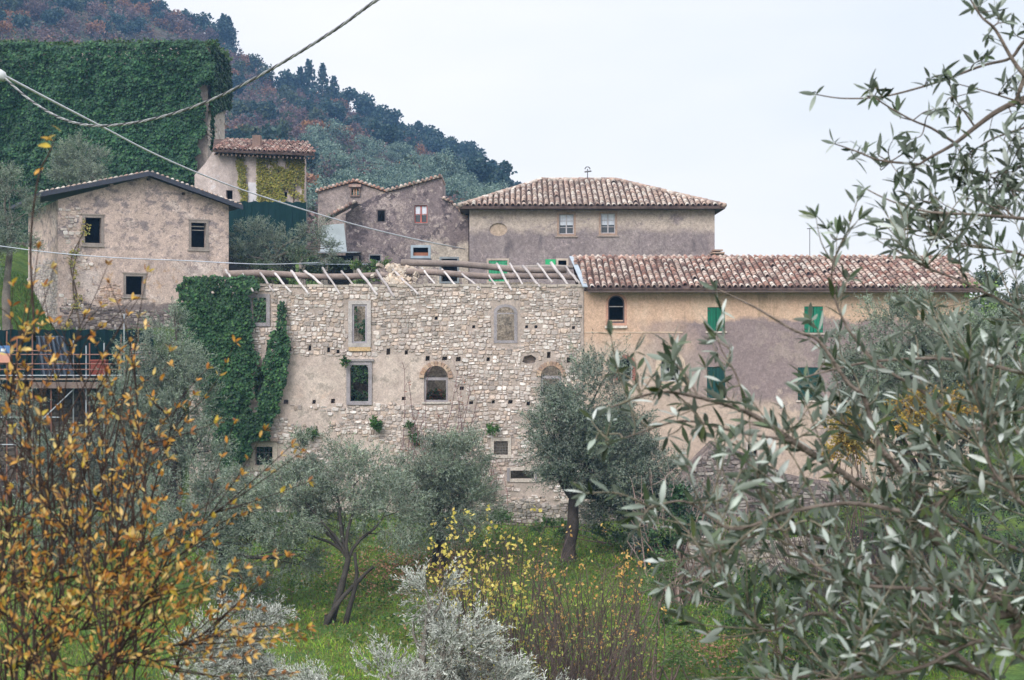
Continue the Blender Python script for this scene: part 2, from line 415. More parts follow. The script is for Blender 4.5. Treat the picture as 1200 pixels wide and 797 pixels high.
def lob(px, py, Y, rx, ry=None, w_=1., ryd=None):
    """lobe from a picture position, radii in picture pixels at that depth"""
    ry = ry or rx; s = Y / F; return (P(px, py, Y), (rx * s, (ryd or (rx + ry) / 2) * s, ry * s), w_)
def copy_thing(o, loc, label=None, rz=0., sc=1.):
    c = o.copy(); COL.objects.link(c); c.location = loc; c.rotation_euler = (0, 0, rz); c.scale = (sc, sc, sc * random.uniform(.9, 1.12))
    if label: c['label'] = label
    for ch in list(o.children):
        q = ch.copy(); COL.objects.link(q); q.parent = c
    return c

# ------------------------------------------------------------ terrain
RX = np.array([-700, -250, -140, -94.5, -77, -60.7, -39.7, -28, -18.7, -9.3, -.5, 9, 23, 47, 150, 700.])
RZ = np.array([150, 138, 120, 100, 89.5, 77, 71, 66, 61.5, 57, 49, 38, 26, 12, 6, 4.]) 
def gz(X, Y):
    X = np.asarray(X, float); Y = np.asarray(Y, float)
    low = np.interp(Y, [-50, 1.2, 3, 6, 12, 20, 36, 45, 66, 200], [8.4, 8.4, 7.9, 6.3, 4.2, 2.2, .7, 1.1, 2.35, 3.5])
    low = low + smooth(6, 20, X) * smooth(36, 60, Y) * 1.0
    upz = np.interp(Y, [-50, 74, 100, 130], [10.3, 10.3, 13, 17]) + smooth(-20, -32, X) * 2.8 * smooth(74, 80, Y) + smooth(-22, -30, X) * smooth(66, 76, Y) * .8
    upz = upz - smooth(15, 40, X) * smooth(76, 130, Y) * 6
    mid = smooth(75.2, 76.4, Y)
    left = smooth(72.9, 74.1, Y)
    wl = smooth(-13.9, -15.5, X)
    near = low + (upz - low) * (mid * (1 - wl) + left * wl)
    rz = np.interp(X, RX, RZ) - 1.5
    t = np.clip((Y - 130) / 290, 0, 1)
    far = upz + (rz - upz) * t
    far = far + 1.6 * np.sin(X * .07 + Y * .03) * np.sin(t * np.pi) + 1.0 * np.sin(X * .19 - Y * .08) * np.clip(t * 3, 0, 1)
    back = smooth(430, 1000, Y); far = far * (1 - back) + 0 * back
    return np.where(Y < 130, near, far)
def grid(name, xs, ys, mat):
    Xg, Yg = np.meshgrid(xs, ys); Z = gz(Xg, Yg) + .05 * noise(np.stack([Xg.ravel(), Yg.ravel(), 0 * Xg.ravel()], 1), .8).reshape(Xg.shape)
    mb = MB(); n = len(xs); m = len(ys)
    i = np.arange(m - 1)[:, None] * n; j = np.arange(n - 1)[None, :]
    f = np.stack([i + j, i + j + 1, i + n + j + 1, i + n + j], -1).reshape(-1, 4)
    mb.add(np.stack([Xg, Yg, Z], -1).reshape(-1, 3), f); o = mb.build(name, mat, None, True); o['kind'] = 'structure'; return o
m_ground = m_plaster('meadow_ground', (.065, .12, .03), [((.10, .15, .03), [('n', .35, .4, .6)]), ((.17, .13, .075), [('n', .55, .58, .7)]), ((.12, .09, .055), [('n', 2.5, .6, .75)])], (20., .3), (1.2, .3), .8, .08)
m_hill = m_plaster('hill_scrub_ground', (.085, .075, .055), [((.12, .08, .055), [('n', .06, .4, .6)]), ((.07, .09, .045), [('n', .04, .5, .6)]), ((.33, .31, .29), [('n', .035, .60, .68), ('n', .25, .42, .6)])], (1.5, .35), (.1, .2), 1., .6)
xs = np.unique(np.concatenate([np.linspace(-60, 60, 121), np.linspace(-1500, -60, 25), np.linspace(60, 1500, 25)]))
grid('ground', xs, np.unique(np.concatenate([np.linspace(-40, 0, 9), np.linspace(0, 90, 121), np.linspace(90, 130, 11)])), m_ground)
grid('hillside', np.unique(np.concatenate([np.linspace(-200, 80, 100), np.linspace(-1500, -200, 16), np.linspace(80, 1500, 16)])), np.unique(np.concatenate([np.linspace(130, 440, 90), np.linspace(440, 2500, 30)])), m_hill)
def hit(px, py, y0=80, y1=430):
    Ys = np.linspace(y0, y1, 700); Xs = (px - CX) / F * Ys; zr = CZ + (CY - py) / F * Ys; g = gz(Xs, Ys) - zr
    k = np.argmax(g > 0)
    if g[k] <= 0: return None
    return np.array([Xs[k], Ys[k], float(gz(Xs[k], Ys[k]))])

# ------------------------------------------------------------ RUIN
PR = Plane((0, 68)); 
ruin = thing('ruined_house', 'roofless three-storey ruin of pale rubble stone with bare roof poles along its top', 'ruin', P(450, 600, 68))
ru0, rv0 = PR.uv(222, 612); ru1, rtop = PR.uv(684, 335)
GREYF = (.29, .27, .285)
rects = {'W1': (412, 356, 431, 403), 'W2': (409.5, 427, 432.5, 471), 'W3': (294, 348, 313, 379), 'W4': (297, 430, 313, 470), 'W5': (298, 523, 320, 546),
         'L1': (578.5, 516.5, 595.5, 533.5), 'L2': (598, 551, 626, 561.5), 'L3': (635, 546.5, 646.5, 560)}
arches = {'A1': (580, 357, 605, 401.5), 'A2': (497, 429, 525, 471), 'A3': (634, 429, 658, 464)}
openings = {k: R4(*PR.rect(*r)) for k, r in rects.items()}
openings.update({k: arch(*PR.rect(*r), rise=(.32 if k == 'A1' else None)) for k, r in arches.items()})
u4 = PR.rect(*rects['W4'])
openings['W4'] = [(u4[0], u4[1]), (u4[2] + .1, u4[1] - .1), (u4[2] - .05, u4[1] + .6), (u4[2] + .12, u4[1] + 1.0), (u4[2] - .03, u4[3] - .25), (u4[2], u4[3]), (u4[0], u4[3]), (u4[0] - .1, u4[1] + .8)]
putl = [(314, 409), (328, 412), (339, 409), (363, 408), (385, 410), (396, 412), (455, 412), (476, 413), (511, 373), (501, 420), (521, 420), (537, 421), (572, 421), (643, 416), (666, 422),
        (541, 455), (552, 472), (578, 471), (598, 471), (619, 473), (473, 467), (335, 471), (368, 471), (390, 470), (555, 383), (617, 383), (628, 383), (672, 384), (660, 470)]
holes_p = []
for i, (x, y) in enumerate(putl):
    a, b = PR.uv(x, y); q = random.uniform(.07, .12); r = random.uniform(.08, .16) if y < 430 else random.uniform(.07, .11)
    if y in (373, 383, 384): q = r = .07
    holes_p.append([(a - q, b - r), (a + q * .9, b - r * .9), (a + q, b + r), (a - q * .8, b + r * .9)])
a, b = PR.uv(620, 421); holes_p.append([(a - .3, b - .12), (a - .1, b - .2), (a + .25, b - .16), (a + .32, b + .05), (a + .1, b + .2), (a - .22, b + .12)])
R_ = random.Random(3)
top = []
for x in np.linspace(684, 222, 44):
    a, b = PR.uv(x, 335 + R_.uniform(-2.2, 1.5)); top.append((a, b))
outl = [(ru0, rv0), (ru1, rv0)] + top
plast = [(.47, .415, .34)]
m_ruin = m_plaster('rubble_mortar_and_old_plaster', (.49, .41, .365),
    [((.55, .47, .415), [('n', .8, .42, .6)]), ((.58, .44, .36), [('n', .5, .55, .7), ('p', (0, 0, -1), 7.4, .6, 1.5, 1.)]), ((.30, .28, .25), [('n', 1.1, .58, .75, (1, 1, .25))]), ((.42, .34, .2), [('n', .9, .55, .66), ('p', (1, 0, 0), 3., 1., 1., 1.)]), ((.42, .355, .315), [('p', (0, 0, 1), -9.38, .05, .3, 1.)]), ((.42, .355, .315), [('p', (1, 0, 0), 3.9, .05, .5, 1.)]), ((.38, .33, .29), [('n', 1.6, .56, .6), ('p', (0, 0, -1), 9.3, .05, .3, 1.)])],
    (16., .16), (1.5, .12), .7, .03)
mb = MB(); slab(mb, PR, outl, list(openings.values()) + holes_p, 0, -.42)
slab(mb, PR, outl, list(openings.values()), -.425, -.6)
mb.build('wall', m_ruin, ruin)
# plastered band: no stones there
pu0, pv0 = PR.uv(328, 474); pu1, pv1 = PR.uv(498, 416)
lu0, lv0 = PR.uv(296, 540); lu1, lv1 = PR.uv(480, 476)
allh = list(openings.items())
def keep_ruin(u, v, hw, hh):
    for k, h in allh:
        us = [q[0] for q in h]; vs = [q[1] for q in h]; mg = .13 if k[0] in 'WA' else .06
        if min(us) - hw - mg < u < max(us) + hw + mg and min(vs) - hh - mg < v < max(vs) + hh + mg: return False
    for h in holes_p:
        us = [q[0] for q in h]; vs = [q[1] for q in h]
        if min(us) - hw < u < max(us) + hw and min(vs) - hh < v < max(vs) + hh: return False
    n = float(noise((u, v, 3.), .9)[0]); n2 = float(noise((u, v, 9.), 2.3)[0])
    if pu0 + .25 * n < u < pu1 + .35 * n2 and pv0 + .05 * n2 < v < pv1 + .05 * n: return False
    if lu0 < u < lu1 and lv0 < v < lv1 and n + .5 * n2 > .3: return False
    if n * .6 + n2 * .5 > .62: return False
    if v + hh > rtop + .02: return False
    if v < 3.9 and n2 > .1: return False
    return ru0 + .1 < u - hw and u + hw < ru1
stones(PR, ru0, rv0 + .3, ru1, rtop, keep_ruin, ruin, seed=4, proud=.05, h=(.1, .25), w=(.13, .36))
def frame(parent, pl, outer, inner, d0, d1, col, name='window_frame', mat='wood'):
    mb = MB(); ring(mb, pl, outer, inner, d0, d1, col); return mb.build(name, M[mat], parent)
def grow(r, g, b=None): b = g if b is None else b; return (r[0] - g, r[1] - b, r[2] + g, r[3] + b)
for k, g in (('W1', .14), ('W2', .13), ('W3', .13)):
    r = PR.rect(*rects[k]); frame(ruin, PR, R4(*grow(r, g)), R4(*grow(r, -.03)), .075, -.14, GREYF if k != 'W1' else (.42, .39, .38))
r = PR.rect(*rects['W1']); frame(ruin, PR, R4(*grow(r, -.032)), R4(*grow(r, -.11)), .03, -.06, (.33, .31, .34), 'inner_frame')
mb = MB(); bar(mb, PR, r[0] - .12, r[1] - .32, r[2] + .12, r[1] - .145, .09, -.1, (.5, .36, .2)); mb.build('sill', M['stone'], ruin)
r = PR.rect(*rects['W2'])
for s in (0, 1):
    mb = MB(); u_ = r[0] - .03 if s == 0 else r[2] - .17
    mb.add(PR.w(np.array([u_, u_ + .2, u_ + (.0 if s == 0 else .2), u_, u_ + .2, u_ + (.0 if s == 0 else .2)]), np.array([r[3] + .02] * 2 + [r[3] - .25] + [r[3] + .02] * 2 + [r[3] - .25]), np.array([.05] * 3 + [-.02] * 3)), [(0, 2, 1), (3, 4, 5), (0, 1, 4, 3), (1, 2, 5, 4), (2, 0, 3, 5)], GREYF); mb.build('corner_bracket', M['wood'], ruin)
mb = MB(); bar(mb, PR, r[0] - .22, r[3] + .135, r[2] + .22, r[3] + .23, .13, -.1, (.27, .25, .25)); mb.build('lintel', M['wood'], ruin)
r = PR.rect(*rects['W4']); mb = MB(); bar(mb, PR, r[0] - .3, r[3] + .01, r[2] + .25, r[3] + .14, .08, -.3, (.3, .24, .19)); mb.build('lintel', M['wood'], ruin)
r = PR.rect(*rects['W5']); frame(ruin, PR, R4(*grow(r, .2)), R4(*grow(r, -.02)), .05, -.2, (.52, .46, .39), 'stone_surround', 'stone')
mb = MB(); bar(mb, PR, r[0] - .3, r[3] + .22, r[2] + .25, r[3] + .36, .14, -.05, (.33, .26, .22)); mb.build('lintel', M['wood'], ruin)
def grille(parent, pl, r, nu, nv, col=(.12, .11, .11), d=-.15):
    for i in range(nu):
        mb = MB(); u = r[0] + (r[2] - r[0]) * (i + 1) / (nu + 1); bar(mb, pl, u - .012, r[1], u + .012, r[3], d, d - .024, col); mb.build('grille_bar', M['metal'], parent)
    for i in range(nv):
        mb = MB(); v = r[1] + (r[3] - r[1]) * (i + 1) / (nv + 1); bar(mb, pl, r[0], v - .012, r[2], v + .012, d + .026, d + .002, col); mb.build('grille_bar', M['metal'], parent)
grille(ruin, PR, r, 3, 2)
for k in ('L1', 'L2', 'L3'):
    r = PR.rect(*rects[k]); frame(ruin, PR, R4(*grow(r, .13)), R4(*grow(r, -.01)), .05, -.2, (.5, .45, .40), 'stone_surround', 'stone')
grille(ruin, PR, PR.rect(*rects['L1']), 4, 4, (.2, .19, .18))
mb = MB(); r = PR.rect(*rects['L2']); bar(mb, PR, r[0] - .15, r[1] - .1, r[0] - .02, r[3] + .1, .075, .045, (.26, .24, .25)); mb.build('iron_strap', M['metal'], ruin); mb = MB(); bar(mb, PR, r[2] + .02, r[1] - .1, r[2] + .12, r[3] + .1, .075, .045, (.26, .24, .25)); mb.build('iron_strap', M['metal'], ruin)
def arch_frame(k, g, rise, col, mat='wood', d0=.0, d1=-.14, name='window_frame', sh=-.02):
    r = PR.rect(*arches[k]); frame(ruin, PR, arch(*grow(r, g, 0), rise=rise) if g < 0 else arch(r[0] - g, r[1] - g, r[2] + g, r[3] + g, rise=rise), arch(r[0] - sh, r[1] + .09, r[2] + sh, r[3] + sh * 1, rise=(rise or (r[2] - r[0]) / 2) - abs(sh)), d0, d1, col, name, mat)
r = PR.rect(*arches['A1']); frame(ruin, PR, arch(*grow(r, .05, .02), rise=.34), arch(*grow(r, -.09, -.1), rise=.26), .02, -.15, GREYF)
mb = MB(); bar(mb, PR, r[0] + .09, r[3] - .42, r[2] - .09, r[3] - .36, -.02, -.1, GREYF); mb.build('transom', M['wood'], ruin)
for k in ('A2', 'A3'):
    r = PR.rect(*arches[k]); c_ = (r[0] + r[2]) / 2; R0 = (r[2] - r[0]) / 2
    for i in range(13):                                               # brick voussoirs
        t = math.pi * (i + .5) / 13; mb = MB(); e = np.array([math.cos(t), math.sin(t)]); ctr = (c_ + e[0] * (R0 + .11), r[3] - R0 + e[1] * (R0 + .11))
        wv = math.pi * (R0 + .1) / 13 * .44; cl = np.array(random.choice([(.42, .28, .2), (.48, .36, .27), (.36, .25, .19)]))
        mb.obox(PR.w(ctr[0], ctr[1], .01), (PR.u * e[0] + PR.z * e[1]) * .1, PR.n * .07, (PR.u * -e[1] + PR.z * e[0]) * wv, cl); mb.build('brick', M['stone'], ruin)
    frame(ruin, PR, R4(r[0] - .02, r[1], r[2] + .02, r[3] - R0 + .02), R4(r[0] + .09, r[1] + .08, r[2] - .09, r[3] - R0 - .1), -.06, -.18, GREYF)
    mb = MB(); bar(mb, PR, r[0] - .1, r[1] - .08, r[2] + .1, r[1] - .005, .06, -.2, (.5, .46, .42)); mb.build('sill', M['stone'], ruin)
# cap course, rear and cross walls
mb = MB(); x = 300
while x < 682:
    w_ = random.uniform(9, 24); a = PR.uv(x, 336)[0]; b = PR.uv(min(x + w_, 683), 336)[0]; y = rtop + random.uniform(-.02, .05)
    mb.obox(PR.w((a + b) / 2, y, -.28), PR.u * (b - a) * .48, PR.n * .33, PR.z * .055, np.array((.44, .39, .34)) * random.uniform(.75, 1.15)); x += w_
mb.build('coping', M['stone'], ruin)
PB = Plane((0, 74.2))
bu0, bv0 = PB.uv(225, 620); bu1, bv1 = PB.uv(678, 333)
m_back = m_plaster('inner_rubble', (.36, .31, .25), [((.46, .41, .34), [('n', .9, .42, .62)]), ((.22, .2, .17), [('n', 2., .5, .7)])], (12., .3), (1.5, .2), 1., .06)
mb = MB(); slab(mb, PB, [(bu0, bv0), (bu1, bv0), (bu1, bv1 - .4), (3, bv1 - .2), (1, bv1 + .1), (-3, bv1), (-6, bv1 - .5), (-10, bv1 - .3), (bu0, bv1 - .2)], [], 0, -.5); mb.build('rear_wall', m_back, ruin)
for x in (ru0 + .01, ru1 - .62):
    mb = MB(); mb.box((x, 68.61, 2), (x + .6, 74.15, rtop - .25)); mb.build('side_wall', m_back, ruin)
# broken cross wall whose rubble top slopes down to the front
mb = MB(); cx0 = P(462, 0, 69)[0]; pts = []
for y, zz in ((68.62, rtop + .05), (69.5, rtop + .35), (71., rtop + .75), (72.6, rtop + 1.0), (74.15, rtop + 1.15)): pts.append((y, zz))
v = []
for y, zz in pts:
    for xx, z_ in ((cx0, 2.), (cx0 + .6, 2.), (cx0 + .6, zz), (cx0, zz)): v.append((xx + (y - 68.6) * -.12, y, z_))
fs = []
for i in range(len(pts) - 1):
    for j in range(4): k = (j + 1) % 4; fs.append((i * 4 + j, i * 4 + k, i * 4 + 4 + k, i * 4 + 4 + j))
fs += [(3, 2, 1, 0), (16, 17, 18, 19)]; mb.add(v, fs); mb.build('cross_wall', m_back, ruin)
mb = MB()
for i in range(240):
    t = random.random(); y = 68.4 + t * 5.6; zz = np.interp(y, [p[0] for p in pts], [p[1] for p in pts]); s = random.uniform(.06, .17)
    c = (cx0 + .3 + (y - 68.6) * -.12 + random.gauss(0, .3), y, zz + random.uniform(-.12, .1)); a = unit(rng.normal(size=(3,))); b = unit(np.cross(a, rng.normal(size=3))); d = np.cross(a, b)
    mb.obox(c, a * s, b * s * .7, d * s * .5, np.array(random.choice([(.5, .44, .37), (.42, .36, .3), (.56, .46, .37)])) * random.uniform(.8, 1.1))
tag(mb.build('rubble', M['stone'], ruin), None, kind='stuff')
# roof skeleton: purlins along and pale rafters across the wall head
WC = (.44, .40, .38)
def pole(name, a, b, r, parent, col=WC, n=8, sag=.02):
    mb = MB(); a = np.array(a, float); b = np.array(b, float); t = np.linspace(0, 1, 7)[:, None]
    p = a + (b - a) * t + np.sin(t * 9 + random.random() * 6) * np.array([0, .3, 1]) * r * .4 - np.sin(t * np.pi) * np.array([0, 0, sag])
    mb.tube(p, r * np.linspace(1.1, .85, 7) * rng.uniform(.92, 1.08, 7), n, np.array(col) * random.uniform(.9, 1.1)); return mb.build(name, M['wood'], parent, True)
pole('purlin', P(262, 321, 70.2), P(480, 324, 70.4), .15, ruin, (.23, .185, .165)); pole('purlin', P(476, 319, 70.3), P(682, 326, 70.3), .14, ruin, (.23, .185, .165))
pole('purlin', P(470, 306, 72.5), P(664, 318, 72.3), .15, ruin, (.24, .20, .18)); pole('purlin', P(560, 312, 73.3), P(676, 313, 73.4), .1, ruin, (.28, .25, .23))
raf = [(240, 270), (262, 292), (281, 320), (302, 322), (320, 340), (338, 362), (358, 378), (378, 400), (399, 420), (420, 444), (441, 462)]
raf = [((264, 317), (270, 325)), ((283, 318), (296, 341)), ((303, 317), (318, 342)), ((320, 318), (340, 343)), ((341, 318), (360, 345)), ((357, 317), (377, 333)), ((378, 315), (400, 344)), ((400, 318), (414, 334)),
       ((420, 317), (442, 345)), ((441, 318), (463, 347)), ((461, 317), (487, 345)), ((495, 315), (512, 335)), ((517, 316), (534, 335)), ((538, 318), (560, 337)), ((572, 321), (579, 334)), ((583, 309), (600, 341)), ((598, 309), (611, 333)), ((613, 311), (634, 337)),
       ((630, 309), (646, 331)), ((646, 309), (666, 336)), ((664, 312), (676, 330)), ((672, 322), (681, 332))]
for (x0, y0), (x1, y1) in raf:
    za = P(x0, y0, 70.6); zb = P(x1, y1, 68 - (y1 - 334.5) * .17 if y1 > 336 else 68.2); pole('rafter', za + np.array([random.gauss(0, .02), 0, random.gauss(0, .02)]), zb + np.array([random.gauss(0, .04), random.uniform(0, .3), 0]), random.uniform(.045, .07), ruin, random.choice([(.42, .39, .385), (.36, .33, .325), (.48, .45, .44)]), 6, 0)
for x, y in ((248, 341), (272, 341), (294, 338)): pole('rafter', P(x - 3, y - 5, 68.0), P(x + 2, y + 3, 67.5), .06, ruin, (.5, .42, .38), 6, 0)

# ------------------------------------------------------------ OCHRE HOUSE
PO = Plane((0, 68.02)); och = thing('ochre_house', 'long ochre and grey plastered farmhouse with green shutters and a terracotta tile roof', 'house', P(900, 600, 68))
o0, ov0 = PO.uv(684.5, 640); o1, ov1 = PO.uv(1136, 341)
Oo = {'arch_top': arch(*PO.rect(712.5, 346, 732, 378.8), rise=.34), 'O2': arch(*PO.rect(723.5, 420, 741, 446), rise=.3), 'O3': arch(*PO.rect(774, 418, 797, 447), rise=.36),
      'G1': R4(*PO.rect(829, 360, 849.5, 388)), 'G2': R4(*PO.rect(942.5, 359, 964.5, 390)), 'G3': R4(*PO.rect(828.5, 430, 850, 467)), 'G4': R4(*PO.rect(935, 430.5, 960, 469)), 'S': R4(*PO.rect(876, 520, 888, 536)), 'T': R4(*PO.rect(1088, 360, 1100, 371))}
m_och = m_plaster('ochre_and_roughcast_plaster', (.57, .40, .295),
    [((.62, .47, .36), [('n', .35, .45, .65, (1, 1, .3))]), ((.43, .31, .22), [('n', 1.1, .56, .66, (1, 1, .15))]),
     ((.50, .40, .33), [('p', (0, 0, -1), 9.9, .5, 1.6, .5)]),
     ((.27, .215, .215), [('p', (.8, 0, .3), -8.6, 1.3, 2.6, .5), ('p', (0, 0, -1), 10.85, .12, .9, .8), ('p', (0, 0, 1), -7.3, .3, 1.5, .8)]),
     ((.33, .27, .25), [('p', (1, 0, 0), -10.5, 1.5, 4., .5), ('p', (0, 0, -1), 10.9, .12, .9, .8), ('n', .9, .5, .6)]),
     ((.47, .38, .33), [('n', 1.6, .56, .64), ('p', (0, 0, -1), 7.8, .6, 1., .8)])],
    (24., .17), (1.3, .08), .8, .03)
mb = MB(); slab(mb, PO, R4(o0, ov0, o1, ov1), list(Oo.values()), 0, -.5); mb.build('wall', m_och, och)
Yb = 76.
m_och2 = m_plaster('side_plaster', (.36, .28, .22), [((.25, .21, .2), [('n', .5, .4, .6)])])
ridge_z = CZ + (CY - 303) / F * 72.3
mb = MB()
for x, s in ((o1 - .45, 1), (o0 + .003, 0)):
    mb.add([(x, 68.53, 2), (x + .44, 68.53, 2), (x + .44, Yb, 2), (x, Yb, 2), (x, 68.53, ov1 - .02), (x + .44, 68.53, ov1 - .02), (x + .44, Yb, ov1 - .1), (x, Yb, ov1 - .1), (x, 72.2, ridge_z - .22), (x + .44, 72.2, ridge_z - .22)],
           [(0, 1, 2, 3), (0, 4, 5, 1), (3, 2, 6, 7), (1, 5, 9, 6, 2), (0, 3, 7, 8, 4), (4, 8, 9, 5), (8, 7, 6, 9)])
mb.build('side_wall', m_och2, och); mb = MB(); mb.box((o0 + .5, Yb - .45, 2), (o1 - .5, Yb - .01, ov1 - .15)); mb.build('rear_wall', m_och2, och)
mb = MB(); mb.box((o0 + .5, 69.6, 3), (o1 - .5, 69.7, ov1 - .2)); mb.build('unlit_room_sheet', M['dark'], och)  # near-black sheet paints the unlit rooms behind the window openings
mb = MB(); bar(mb, PO, o0 + .02, PO.uv(0, 389.5)[1] - .03, PO.uv(800, 0)[0], PO.uv(0, 389.5)[1] + .03, .02, .001, (.55, .43, .33)); mb.build('string_course', M['stone'], och)
# surrounds
r = PO.rect(712.5, 346, 732, 378.8)
frame(och, PO, arch(*grow(r, .1, .1), rise=.42), arch(*grow(r, -.005), rise=.34), .012, -.1, (.50, .29, .22), 'brick_surround', 'stone')
frame(och, PO, arch(*grow(r, .0), rise=.34), arch(*grow(r, -.06), rise=.3), -.12, -.18, (.12, .1, .1))
mb = MB(); bar(mb, PO, r[0] + .06, r[1] + .72, r[2] - .06, r[1] + .76, -.13, -.16, (.35, .33, .33)); bar(mb, PO, r[0] + .06, r[1] + .08, r[2] - .06, r[1] + .14, -.1, -.17, (.45, .33, .25)); mb.build('glazing_bar', M['wood'], och)
mb = MB(); bar(mb, PO, r[0] - .14, r[1] - .22, r[2] + .1, r[1] - .11, .1, -.1, (.62, .56, .5)); mb.build('sill', M['stone'], och)
r = PO.rect(724, 420, 741, 446)
for i in range(13):
    t = math.pi * i / 12; c_ = (r[0] + r[2]) / 2; rr = (r[2] - r[0]) / 2 + .08; e = np.array([math.cos(t), math.sin(t)]); mb = MB()
    mb.obox(PO.w(c_ + e[0] * rr, r[3] - .3 + e[1] * (.38), .012), (PO.u * e[0] + PO.z * e[1]) * .08, PO.n * .04, (PO.u * -e[1] + PO.z * e[0]) * .042, np.array((.40, .16, .13)) * random.uniform(.8, 1.15)); mb.build('brick', M['stone'], och)
for s in (-1, 1):
    for i in range(7):
        mb = MB(); u = r[0] - .08 if s < 0 else r[2] + .08; v_ = r[1] + .05 + i * .1; mb.obox(PO.w(u, v_, .012), PO.u * .08, PO.n * .04, PO.z * .042, np.array((.40, .17, .14)) * random.uniform(.8, 1.15)); mb.build('brick', M['stone'], och)
frame(och, PO, arch(*grow(r, 0), rise=.3), arch(*grow(r, -.06), rise=.25), -.1, -.16, (.3, .3, .31))
r = PO.rect(774, 418, 797, 447); frame(och, PO, arch(*grow(r, .22, .2), rise=.5), arch(*grow(r, 0), rise=.36), .03, -.15, (.55, .44, .35), 'stone_surround', 'stone')
frame(och, PO, arch(*grow(r, 0), rise=.36), arch(*grow(r, -.06), rise=.3), -.16, -.22, (.5, .5, .5)); mb = MB(); bar(mb, PO, (r[0] + r[2]) / 2 - .03, r[1], (r[0] + r[2]) / 2 + .03, r[3] - .3, -.17, -.21, (.5, .5, .5)); mb.build('mullion', M['wood'], och)
def shutters(parent, pl, r, col, col2=None, two=True, nb=3):
    mid = (r[0] + r[2]) / 2
    for (a, b) in (((r[0], mid - .008), (mid + .008, r[2])) if two else ((r[0], r[2]),)):
        n = nb; w_ = (b - a) / n; holder = MB()
        bar(holder, pl, a, r[1] + .12, b, r[1] + .2, -.065, -.09, col); bar(holder, pl, a, r[3] - .2, b, r[3] - .12, -.065, -.09, col)
        sh_ = holder.build('shutter', M['paint'], parent)
        for i in range(n):
            mb = MB(); bar(mb, pl, a + w_ * i + .006, r[1] + .01, a + w_ * (i + 1) - .006, r[3] - .01, -.03 + random.uniform(0, .008), -.064, np.array(col) * random.uniform(.92, 1.08)); mb.build('board', M['paint'], sh_)
        for hv in (r[1] + .16, r[3] - .16):
            mb = MB(); e = a if a == r[0] else b - .12; bar(mb, pl, e - (.03 if a == r[0] else 0), hv - .02, e + .12 + (.03 if a != r[0] else 0), hv + .02, -.012, -.02, (.05, .05, .05)); mb.build('hinge', M['metal'], sh_)
GB, GD = (.006, .15, .085), (.006, .055, .05)
for k, c in (('G1', GB), ('G2', (.01, .19, .11)), ('G3', GD), ('G4', GD)):
    h = Oo[k]; r = (h[0][0], h[0][1], h[2][0], h[2][1]); shutters(och, PO, r, c)
    mb = MB(); bar(mb, PO, r[0] - .08, r[1] - .08, r[2] + .08, r[1] - .005, .06, -.1, (.55, .48, .43)); mb.build('sill', M['stone'], och)
r = PO.rect(876, 520, 888, 536); frame(och, PO, R4(*grow(r, .08)), R4(*grow(r, -.01)), .015, -.1, (.5, .44, .4), 'stone_surround', 'stone')
# roof
Ex0 = P(690, 0, 67.4)[0] - .1; Ex1 = P(1152, 0, 67.4)[0]; ez = CZ + (CY - 338) / F * 67.4
S0 = np.array([0, 72.3 - 67.4, ridge_z - ez]); Ls = np.linalg.norm(S0); Su = S0 / Ls
m_under = m_plaster('roof_underlay_clay', (.075, .05, .045), [((.12, .085, .075), [('n', 3., .4, .6)])])
mb = MB(); nO = np.cross([1, 0, 0], Su)
A = np.array([Ex0, 67.4, ez])
rx0 = -.45                                                            # left verge runs back to the left
mb.add([A, (Ex1, 67.4, ez), (Ex1 - .1, 72.3, ridge_z), (Ex0 + rx0, 72.3, ridge_z), A - nO * .1, (Ex1, 67.4, ez - .1), (Ex1 - .1, 72.3, ridge_z - .1), (Ex0 + rx0, 72.3, ridge_z - .1)], [(0, 1, 2, 3), (7, 6, 5, 4), (0, 4, 5, 1), (0, 3, 7, 4), (1, 5, 6, 2), (3, 2, 6, 7)])
mb.add([(Ex1 - .1, 72.31, ridge_z), (Ex1, 76.6, ov1 - .1), (Ex0, 76.6, ov1 - .1), (Ex0 + rx0, 72.31, ridge_z)], [(0, 1, 2, 3)])
mb.build('roof', m_under, och)
tiles(A + np.array([rx0, 0, 0]), (1, 0, 0), Su + np.array([.0, 0, 0]), lambda u, s: u > -rx0 * (1 - s / Ls) - .0, Ex1 - Ex0 - rx0 - .1, Ls - .1, och, sp=.275, row=.36, seed=1)
mb = MB(); mb.box((Ex0 + .05, 67.42, ez - .17), (Ex1 - .05, 67.5, ez - .105), (.12, .09, .08)); mb.build('gutter_board', M['wood'], och)
for i in range(44):
    x = Ex0 + .25 + i * .4
    if x < Ex1 - .1: mb = MB(); mb.box((x, 67.5, ez - .12), (x + .08, 68.02, ez - .02), (.2, .15, .12)); mb.build('rafter_end', M['wood'], och)
mb = MB(); mb.obox((Ex0 - .26, 69.8, (ez + ridge_z) / 2 + .08), (.11, 0, 0), Su * (Ls / 2 + .05) + np.array([-.2, 0, 0]), nO * .02, (.30, .36, .42)); mb.build('metal_flashing', M['metal'], och)
def ridge_row(a, b, r, parent, pal=TPAL, name='ridge_tile', step=.42):
    a = np.array(a, float); b = np.array(b, float); n = int(np.linalg.norm(b - a) / step); d = (b - a) / n
    for i in range(n):
        mb = MB(); p = a + d * i; q = p + d * 1.08; mb.tube([p + np.array([0, 0, random.uniform(-.01, .02)]), q], [r, r * .88], 8, np.array(random.choice(pal)) * random.uniform(.8, 1.1)); mb.build(name, M['tile'], parent, True)
ridge_row((Ex0 + rx0, 72.3, ridge_z), (Ex1 - .1, 72.3, ridge_z), .13, och, step=.5)
mb = MB(); c = P(949, 300, 73.); mb.tube([c + np.array([0, 0, -1]), P(949, 268, 73.)], .018, 5, (.1, .1, .11)); o_ = mb.build('mast', M['metal'])
tag(o_, 'thin dark mast with a short crossbar rising behind the ochre house roof', 'mast')
